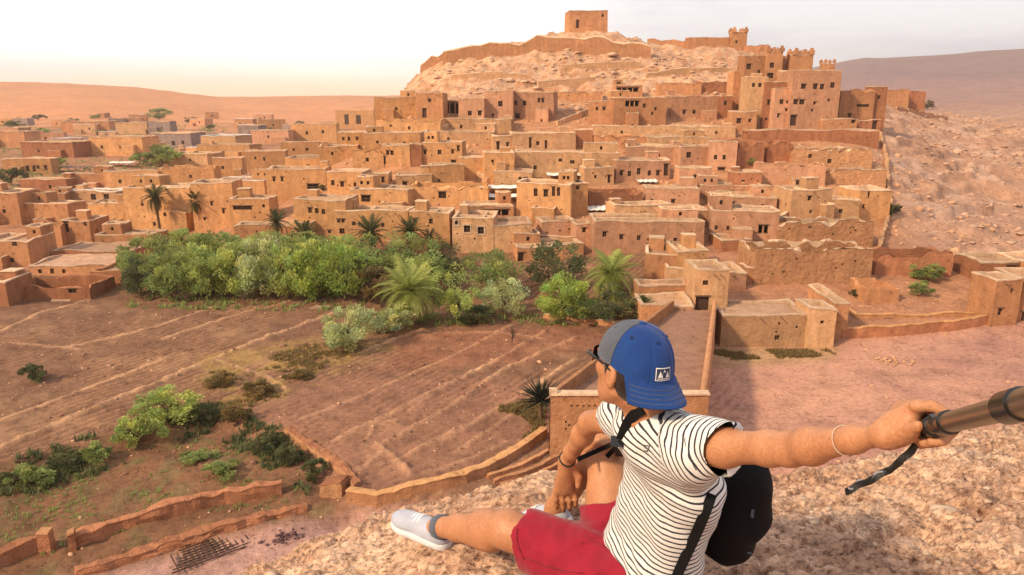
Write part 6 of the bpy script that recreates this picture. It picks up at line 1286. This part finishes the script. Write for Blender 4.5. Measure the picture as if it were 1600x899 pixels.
# ---------------------------------------------------------------- cap
def cap():
    nU, nV = 40, 14; ra, rb, rh = .0985, .083, .083; c0 = hp(-.004, 0, .028); rim = -.012; V = []; mi = []
    def pt(az, el, k=1.0):
        f = -math.cos(az) ; l = math.sin(az); ce = math.cos(el) ** .8; z = rim + (rh - rim) * math.sin(el); bulge = 1 + .03 * abs(math.cos(az * 3)) ** .5 * math.cos(el); return c0 + (F_ * f * ra * ce + L_ * l * rb * ce) * k * bulge + U_ * (z * k - .02 * (f < 0) * -f * (1 - math.sin(el))) 
    root = empty('cap', c0); bpy.context.view_layer.update()
    def panel(a0, a1, nm, mat):
        mb = MB(); n = 10; vs = []
        for sh in (1.0, .972):
            for i in range(n + 1):
                for j in range(nV + 1): vs.append(pt(a0 + (a1 - a0) * i / n, math.pi / 2 * j / nV, sh) - c0)
        k = nV + 1; m_ = (n + 1) * k; fs = [(i * k + j, (i + 1) * k + j, (i + 1) * k + j + 1, i * k + j + 1) for i in range(n) for j in range(nV)]; fs += [tuple(m_ + q for q in reversed(f)) for f in fs]; fs += [(i * k, (i + 1) * k, m_ + (i + 1) * k, m_ + i * k) for i in range(n)]
        mb.add(vs, fs); mb.build(nm, mat, root, True)
    P3 = math.pi / 3; cuts = [-P3 * 1.5 + P3 * i for i in range(7)]
    for i in range(6): panel(cuts[i] + .0, cuts[i + 1], 'panel', CAPB if i in (0, 1, 2) else CAPG)
    for a_ in cuts[:6]:
        mb = MB(); mb.tube([pt(a_, math.pi / 2 * j / 12, 1.004) - c0 for j in range(13)], .0014, 4); mb.build('seam', CAPG if a_ > 1.5 or a_ < -1.5 else CAPB, root)
    mb = MB(); bm_ = pt(0, math.pi / 2, 1.0) - c0; mb.tube([bm_ - U_ * .002, bm_ + U_ * .003, bm_ + U_ * .005], [.009, .008, .003], 10); mb.build('button', CAPB, root, True)
    # the peak, worn backwards
    vs = []; nA, nR = 24, 8
    for sh in (0, -.003):
        for i in range(nA + 1):
            a_ = -1.12 + 2.24 * i / nA
            for j in range(nR + 1):
                e = pt(a_, 0, 1.0); t = j / nR; ext = .056 * math.cos(a_ * 1.12) ** .55 if abs(a_ * 1.12) < 1.57 else 0
                vs.append(e - F_ * ext * t + L_ * math.sin(a_) * .006 * t - U_ * (.030 * t + .026 * t * t * 0 + .030 * (math.sin(a_)) ** 2 * t - sh) - c0)
    k = nR + 1; m_ = (nA + 1) * k; fs = [(i * k + j, i * k + j + 1, (i + 1) * k + j + 1, (i + 1) * k + j) for i in range(nA) for j in range(nR)]; fs += [tuple(m_ + q for q in reversed(f)) for f in fs]; fs += [(i * k + nR, m_ + i * k + nR, m_ + (i + 1) * k + nR, (i + 1) * k + nR) for i in range(nA)]
    mb = MB(); mb.add(vs, fs); mb.build('peak', CAPB, root, True)
    for q_ in (.25, .45, .65, .85):
        mb = MB(); pts = []
        for i in range(nA + 1):
            a_ = -1.05 + 2.10 * i / nA; e = pt(a_, 0, 1.0); ext = .056 * math.cos(a_ * 1.12) ** .55; pts.append(e - F_ * ext * q_ + L_ * math.sin(a_) * .006 * q_ - U_ * (.030 * q_ + .030 * (math.sin(a_)) ** 2 * q_ - .0006) - c0)
        mb.tube(pts, .0008, 4, cap=False); mb.build('stitching', CAPG, root)
    for i in range(6):
        a_ = (cuts[i] + cuts[i + 1]) / 2 + .16; mb = MB(); c_ = pt(a_, .92, 1.006) - c0; mb.tube([c_ - (c_.normalized()) * .002, c_ + c_.normalized() * .0012], [.0045, .0038], 8); mb.build('eyelet', CAPG if i > 2 else plain('eyelet_navy', (.008, .02, .08), .8), root)
    # label patch above the peak
    def patch(x0, x1, y0, y1, k, nm, mat, par):
        vs = []; n = 6
        for j in range(n + 1):
            for i in range(n + 1):
                a_ = (x0 + (x1 - x0) * i / n) + .10; el = (y0 + (y1 - y0) * j / n); vs.append(pt(a_, el, k) - c0)
        mb = MB(); mb.add(vs, [(j * 7 + i, j * 7 + i + 1, (j + 1) * 7 + i + 1, (j + 1) * 7 + i) for j in range(n) for i in range(n)]); return mb.build(nm, mat, par)
    pb = patch(-.25, .25, .10, .37, 1.010, 'label_patch', M['white'], root)
    patch(-.225, .225, .12, .35, 1.014, 'label_field', plain('label_navy', (.03, .04, .08), .8), pb)
    for i, (x, w_, hh) in enumerate(((-.13, .07, .15), (-.02, .10, .2), (.11, .075, .16))):
        vs = [pt(x - w_ + .10, .17, 1.018) - c0, pt(x + w_ + .10, .17, 1.018) - c0, pt(x + .10, .17 + hh * .85, 1.018) - c0]; mb = MB(); mb.add(vs, [(0, 1, 2)]); mb.build('mountain_shape', M['white'], pb)
    patch(-.19, .19, .135, .155, 1.018, 'bar', M['white'], pb)
    tag(root, 'blue and grey baseball cap worn backwards on the head of the sitting person', 'cap')
    for o in list(root.children):
        pass
    return root
cap()
def hair():
    s = SDF(np.array(hp(0, 0, 0)[:]) - .16, np.array(hp(0, 0, 0)[:]) + .16, .004); s.ell(hp(-.012, 0, .006), HFR, (.088, .0755, .070), .01); s.ell(hp(-.028, 0, -.03), HFR, (.07, .066, .055), .03); s.plane(hp(0, 0, .028), tuple(U_)); s.plane(hp(.035, 0, 0), tuple(unit(F_ * 1 - U_ * .25))); s.plane(hp(-.04, 0, -.072), tuple(unit(-U_ + F_ * .55)))
    s.disp(lambda P: .003 * fbm(P[:, 0] * 130, P[:, 1] * 130 + P[:, 2] * 40, 3, 1)); return s.mesh('hair', HAIR, PERSON, 1)
hair()
def glasses():
    root = PERSON; gl = MB()
    for sg in (-1, 1):
        vs = [hp(.098 - .010 * abs(u) ** 2, sg * .031 + u * .024, .002 + v * .019) for v in (-1, -.5, 0, .5, 1) for u in (-1, -.5, 0, .5, 1)]; gl.add(vs, [(j * 5 + i, j * 5 + i + 1, (j + 1) * 5 + i + 1, (j + 1) * 5 + i) for i in range(4) for j in range(4)])
    mb = MB()
    for sg in (-1, 1): mb.tube([hp(.096, sg * .058, .010), hp(.085, sg * .074, .012), hp(.03, sg * .083, .012), hp(-.01, sg * .084, .004)], [.004, .004, .003, .002], 6)
    mb.tube([hp(.1, -.01, .006), hp(.104, 0, .008), hp(.1, .01, .006)], .003, 5); fr = pchild(mb, 'glasses_frame', GLOSS); ln = pchild(gl, 'lens', GLOSS, fr)
    for sg in (-1, 1):
        e = MB(); bm = bmesh.new(); bmesh.ops.create_uvsphere(bm, u_segments=12, v_segments=8, radius=.011); c = hp(.076, sg * .031, .004); e.add([v.co + c for v in bm.verts], [tuple(x.index for x in f.verts) for f in bm.faces]); bm.free(); pchild(e, 'eye', M['white'])
glasses()
# ---------------------------------------------------------------- shoes and socks
def shoe(ank, toe, lab):
    f = unit(Vector((toe.x - ank.x, toe.y - ank.y, toe.z - ank.z - .0))); up = unit(Vector((0, 0, 1)) - f * f.z); l = up.cross(f); heel = ank - f * .035 - up * .052; L = .268
    def q(a, b, c): return heel + f * a + l * b + up * c
    lo = np.minimum(np.array(q(-.06, 0, 0)[:]), np.array(q(L + .06, 0, 0)[:])) - .12; hi = np.maximum(np.array(q(-.06, 0, 0)[:]), np.array(q(L + .06, 0, 0)[:])) + .14; s = SDF(lo, hi, .004); fr = (tuple(f), tuple(l), tuple(up))
    s.cap(q(.03, 0, .012), q(.10, 0, .010), .034, .032, .02); s.ell(q(.20, .004, .016), fr, (.068, .046, .032), .03); s.ell(q(.11, 0, .026), fr, (.09, .036, .038), .03); s.ell(q(.035, 0, .045), fr, (.042, .033, .045), .02); s.ell(q(.045, 0, .098), fr, (.036, .027, .03), .008, 'sub'); s.plane(q(0, 0, -.012), tuple(-up))
    o = s.mesh('shoe', SHOE, PERSON, 1); o['label'] = lab
    s = SDF(lo, hi, .0045); s.cap(q(.03, 0, -.008), q(.12, 0, -.008), .036, .036, .02); s.ell(q(.198, .004, -.008), fr, (.073, .050, .03), .03); s.ell(q(.11, 0, -.008), fr, (.1, .038, .03), .03); s.plane(q(0, 0, .006), tuple(up)); s.plane(q(0, 0, -.018), tuple(-up)); so_ = s.mesh('sole', SOLE, None, 1); so_.parent = o; so_.matrix_parent_inverse = Matrix(); so_.matrix_parent_inverse = o.matrix_parent_inverse @ PERSON.matrix_basis @ Matrix.Translation(-PERSON.location) if False else Matrix()
    for i in range(5):
        a_ = .115 + i * .018; mb = MB(); mb.tube([q(a_, -.026, .050 - i * .0035), q(a_ + .002, -.012, .064 - i * .0042), q(a_ + .004, 0, .0685 - i * .0045), q(a_ + .006, .013, .064 - i * .0042), q(a_ + .008, .028, .050 - i * .0035)], .0036, 5); pchild(mb, 'lace', M['white'], o)
    t = unit(ank - (KL_ if ank is AL_ else KR_)); mb = MB(); z_ = ank is AL_; mb.tube([ank - t * (.028 if z_ else .006), ank - t * .004, ank + t * .012, q(.04, 0, .05)], [.044, .0445, .044, .034] if z_ else [.038, .0385, .038, .034], 16); pchild(mb, 'sock', SOCK); return o
shoe(AL_, W(596, 780, 2.76), 'light grey canvas shoe on the stretched leg'); shoe(AR_, W(822, 800, 2.70), 'light grey canvas shoe on the bent leg, half hidden by the hand')
mb = MB(); d = unit(WR_ - ER_); a = d.orthogonal().normalized(); b = d.cross(a); ring = [WR_ - d * .012 + (a * math.cos(t) + b * math.sin(t)) * .0255 for t in [i * math.pi / 10 for i in range(21)]]; mb.tube(ring, .003, 6, cap=False); o = pchild(mb, 'bracelet', RUB)
d = unit(WL_ - EL_); a = d.orthogonal().normalized(); b = d.cross(a); c0 = EL_.lerp(WL_, .62); mb = MB(); mb.tube([c0 + (a * math.cos(t) + b * math.sin(t)) * .0262 for t in [i * math.pi / 10 for i in range(21)]], .0012, 5, cap=False); pchild(mb, 'bracelet', plain('thread', (.55, .4, .3), .8))
# ---------------------------------------------------------------- backpack
BK = -FWD; BC = W(1030, 806, 1.97) + BK * .225 - UPT * .045 + S_ * .0
def backpack():
    root = empty('backpack', BC); bpy.context.view_layer.update(); u = UPT; fr = (tuple(BK), tuple(S_), tuple(u)); lo = np.array(BC[:]) - .36; hi = np.array(BC[:]) + .36; s = SDF(lo, hi, .006)
    for a_, w_, r in ((-.13, .075, .078), (-.02, .085, .085), (.09, .07, .072), (.16, .045, .05)): s.cap(BC + u * a_ - S_ * w_, BC + u * a_ + S_ * w_, r, r, .05)
    s.cap(BC + BK * .06 - u * .12 - S_ * .06, BC + BK * .06 - u * .12 + S_ * .06, .05, .05, .02); s.cap(BC + BK * .055 + u * .0 - S_ * .055, BC + BK * .055 + u * .0 + S_ * .055, .045, .045, .02)
    s.disp(lambda P: .006 * fbm(P[:, 0] * 14 + P[:, 2] * 9, P[:, 1] * 14, 3, 2)); o = s.mesh('bag', BLACK, None, 2); o.parent = root; o.matrix_parent_inverse = root.matrix_world.inverted(); BV['bag'] = bvh(o)
    mb = MB(); mb.tube([BC + u * .19 + S_ * .02, BC + u * .225 + BK * .005, BC + u * .19 - S_ * .02], .006, 6); h_ = mb.build('grab_handle', BLACK, None, True); h_.parent = root; h_.matrix_parent_inverse = root.matrix_world.inverted()
    for z in (.03, -.07):
        mb = MB(); pts = [BC + u * z + BK * (.100 if z > 0 else .112) * math.cos(t) + S_ * .11 * math.sin(t) for t in (-1.0, -.6, -.2, .2, .6, 1.0)]; mb.tube(pts, .003, 5); h_ = mb.build('zip', GLOSS, None, True); h_.parent = root; h_.matrix_parent_inverse = root.matrix_world.inverted()
    def strap(pxs, wd, nm, keys=('shirt', 'body', 'bag', 'shorts'), off=.004, th=.003):
        P = []; Nn = []
        for q in pxs:
            if len(q) == 2:
                p, n = cast(*q, keys, off)
                if p is None: continue
            else: p = W(*q); n = None
            P.append(p); Nn.append(n if n is not None else unit(Vector((0, 0, CZ)) - p))
        # smooth the line a little
        D_ = []
        for i in range(len(P) - 1):
            for k in range(4): D_.append(P[i].lerp(P[i + 1], k / 4))
        D_.append(P[-1])
        for _ in range(4): D_ = [D_[0]] + [(D_[i - 1] + D_[i] * 2 + D_[i + 1]) / 4 for i in range(1, len(D_) - 1)] + [D_[-1]]
        NN = [unit(Vector((0, 0, CZ)) - p) for p in D_]; mb = MB(); ribbon(mb, D_, NN, wd, th); o = mb.build(nm, BLACK, None, False); o.parent = root; o.matrix_parent_inverse = root.matrix_world.inverted(); return o
    strap([(1004, 640), (990, 648), (980, 662), (973, 680), (969, 698), (968, 712)], .026, 'shoulder_strap')
    strap([(1066, 634), (1050, 640), (1038, 632)], .018, 'collar_strap')
    strap([(1112, 772), (1104, 795), (1094, 820), (1083, 845), (1072, 868), (1062, 890), (1056, 905)], .026, 'shoulder_strap', keys=('shirt',), off=.010)
    strap([(968, 690), (950, 697), (930, 706), (903, 718, 2.20)], .014, 'chest_strap', off=.01)
    strap([(970, 692), (960, 702), (948, 714)], .015, 'chest_strap', off=.012)
    mb = MB(); p, n = cast(966, 690, ('shirt', 'body'), .012); vw = unit(Vector((0, 0, CZ)) - p); rot = vw.to_track_quat('Y', 'Z').to_matrix() ; mb.box(p, (.036, .012, .026), rot); o = mb.build('buckle', GLOSS); o.parent = root; o.matrix_parent_inverse = root.matrix_world.inverted()
    for (x_, y_, w_, h_) in ((1170, 864, .016, .006), (1176, 800, .008, .03)):
        p, n = cast(x_, y_, ('bag',), .004)
        if p:
            mb = MB(); mb.box(p, (w_, .004, h_), unit(Vector((0, 0, CZ)) - p).to_track_quat('Y', 'Z').to_matrix()); o = mb.build('tag' if w_ > .01 else 'pull_tab', CAPG); o.parent = root; o.matrix_parent_inverse = root.matrix_world.inverted()
    tag(root, 'black backpack hanging on the back of the sitting person', 'backpack')
backpack()
# ---------------------------------------------------------------- selfie stick
def stick():
    A0, A1, ax, vu, vr = STK; root = empty('selfie_stick', A0); bpy.context.view_layer.update(); inv = root.matrix_world.inverted()
    pts = [(1452, 668, 1.115), (1478, 661, 1.055), (1502, 654, 1.0), (1559, 640, .865), (1600, 630, .775), (1700, 606, .62), (1800, 580, .50)]
    P = [W(*p) for p in pts]; a = P[0]; d = unit(P[5] - P[0]); Ltot = (P[5] - P[0]).length
    def C(t): return a + d * t
    def part(nm, segs, mat, n=24):
        mb = MB(); mb.tube([C(t) for t, r in segs], [r for t, r in segs], n); o = mb.build(nm, mat, None, True); o.parent = root; o.matrix_parent_inverse = inv; m = o.modifiers.new('edges', 'EDGE_SPLIT'); m.split_angle = R(35); return o
    part('grip', [(-.085, .010), (-.08, .0135), (-.03, .0138), (.012, .0138)], RUB); part('grip_collar', [(.012, .0138), (.014, .0162), (.028, .0162), (.030, .0140)], GLOSS)
    part('tube', [(.029, .0125), (.11, .0125)], STEEL); part('lock_collar', [(.070, .0132), (.072, .0172), (.112, .0172), (.115, .0150)], GLOSS); part('tube', [(.113, .0142), (.36, .0142)], STEEL); part('lock_collar', [(.335, .0146), (.337, .0185), (.385, .0185), (.388, .016)], GLOSS); part('tube', [(.386, .016), (Ltot + .1, .016)], STEEL); part('end_cap', [(Ltot + .1, .018), (Ltot + .13, .018)], GLOSS)
    mb = MB(); nb = C(.09) - vu * .004; mb.box(nb - vr * .012 + vu * .006, (.012, .02, .014), jit=.001); o = mb.build('lock_lever', GLOSS, None); o.parent = root; o.matrix_parent_inverse = inv
    q = [W(1436, 690, 1.14), W(1424, 704, 1.15), W(1406, 722, 1.165), W(1384, 738, 1.18), W(1358, 751, 1.19), W(1335, 762, 1.20), W(1318, 770, 1.205)]; mb = MB(); nv = unit(Vector((-.3, -1, .3))); D_ = []; NN = []
    for i in range(len(q) - 1):
        for k in range(6): t = (i * 6 + k) / 36; D_.append(q[i].lerp(q[i + 1], k / 6) + Vector((0, 0, .0018)) * math.sin(t * 26)); NN.append(unit(nv + Vector((.5 * math.sin(t * 19), 0, .5 * math.cos(t * 23)))))
    ribbon(mb, D_, NN, .011, .0022); o = mb.build('wrist_strap', RUB, None); o.parent = root; o.matrix_parent_inverse = inv
    mb = MB(); D2 = [p + Vector((.004, 0, .007)) + Vector((0, .001, .003)) * math.sin(i * .9) for i, p in enumerate(D_)]; mb.tube(D2, .0022, 5); o = mb.build('wrist_cord', plain('cord_grey', (.22, .22, .24), .7), None, True); o.parent = root; o.matrix_parent_inverse = inv
    tag(root, 'metal selfie stick with black collars held in the outstretched left hand', 'selfie stick')
stick()
# ================================================================ air between the eye and the far hills
def haze():
    mb = MB(); lo = Vector((-2450, -2450, -32)); hi = Vector((2450, 2450, 150)); mb.box((lo + hi) / 2, hi - lo); m = bpy.data.materials.new('haze'); m.use_nodes = True; t = m.node_tree; t.nodes.clear(); o = N(t, 'ShaderNodeOutputMaterial'); v = N(t, 'ShaderNodeVolumePrincipled')
    v.inputs['Color'].default_value = (1.0, .80, .66, 1); v.inputs['Density'].default_value = .00026; v.inputs['Anisotropy'].default_value = .5; t.links.new(v.outputs[0], o.inputs['Volume']); q = mb.build('haze', m); tag(q, kind='stuff', label='warm evening haze over the valley', cat='haze')
haze()
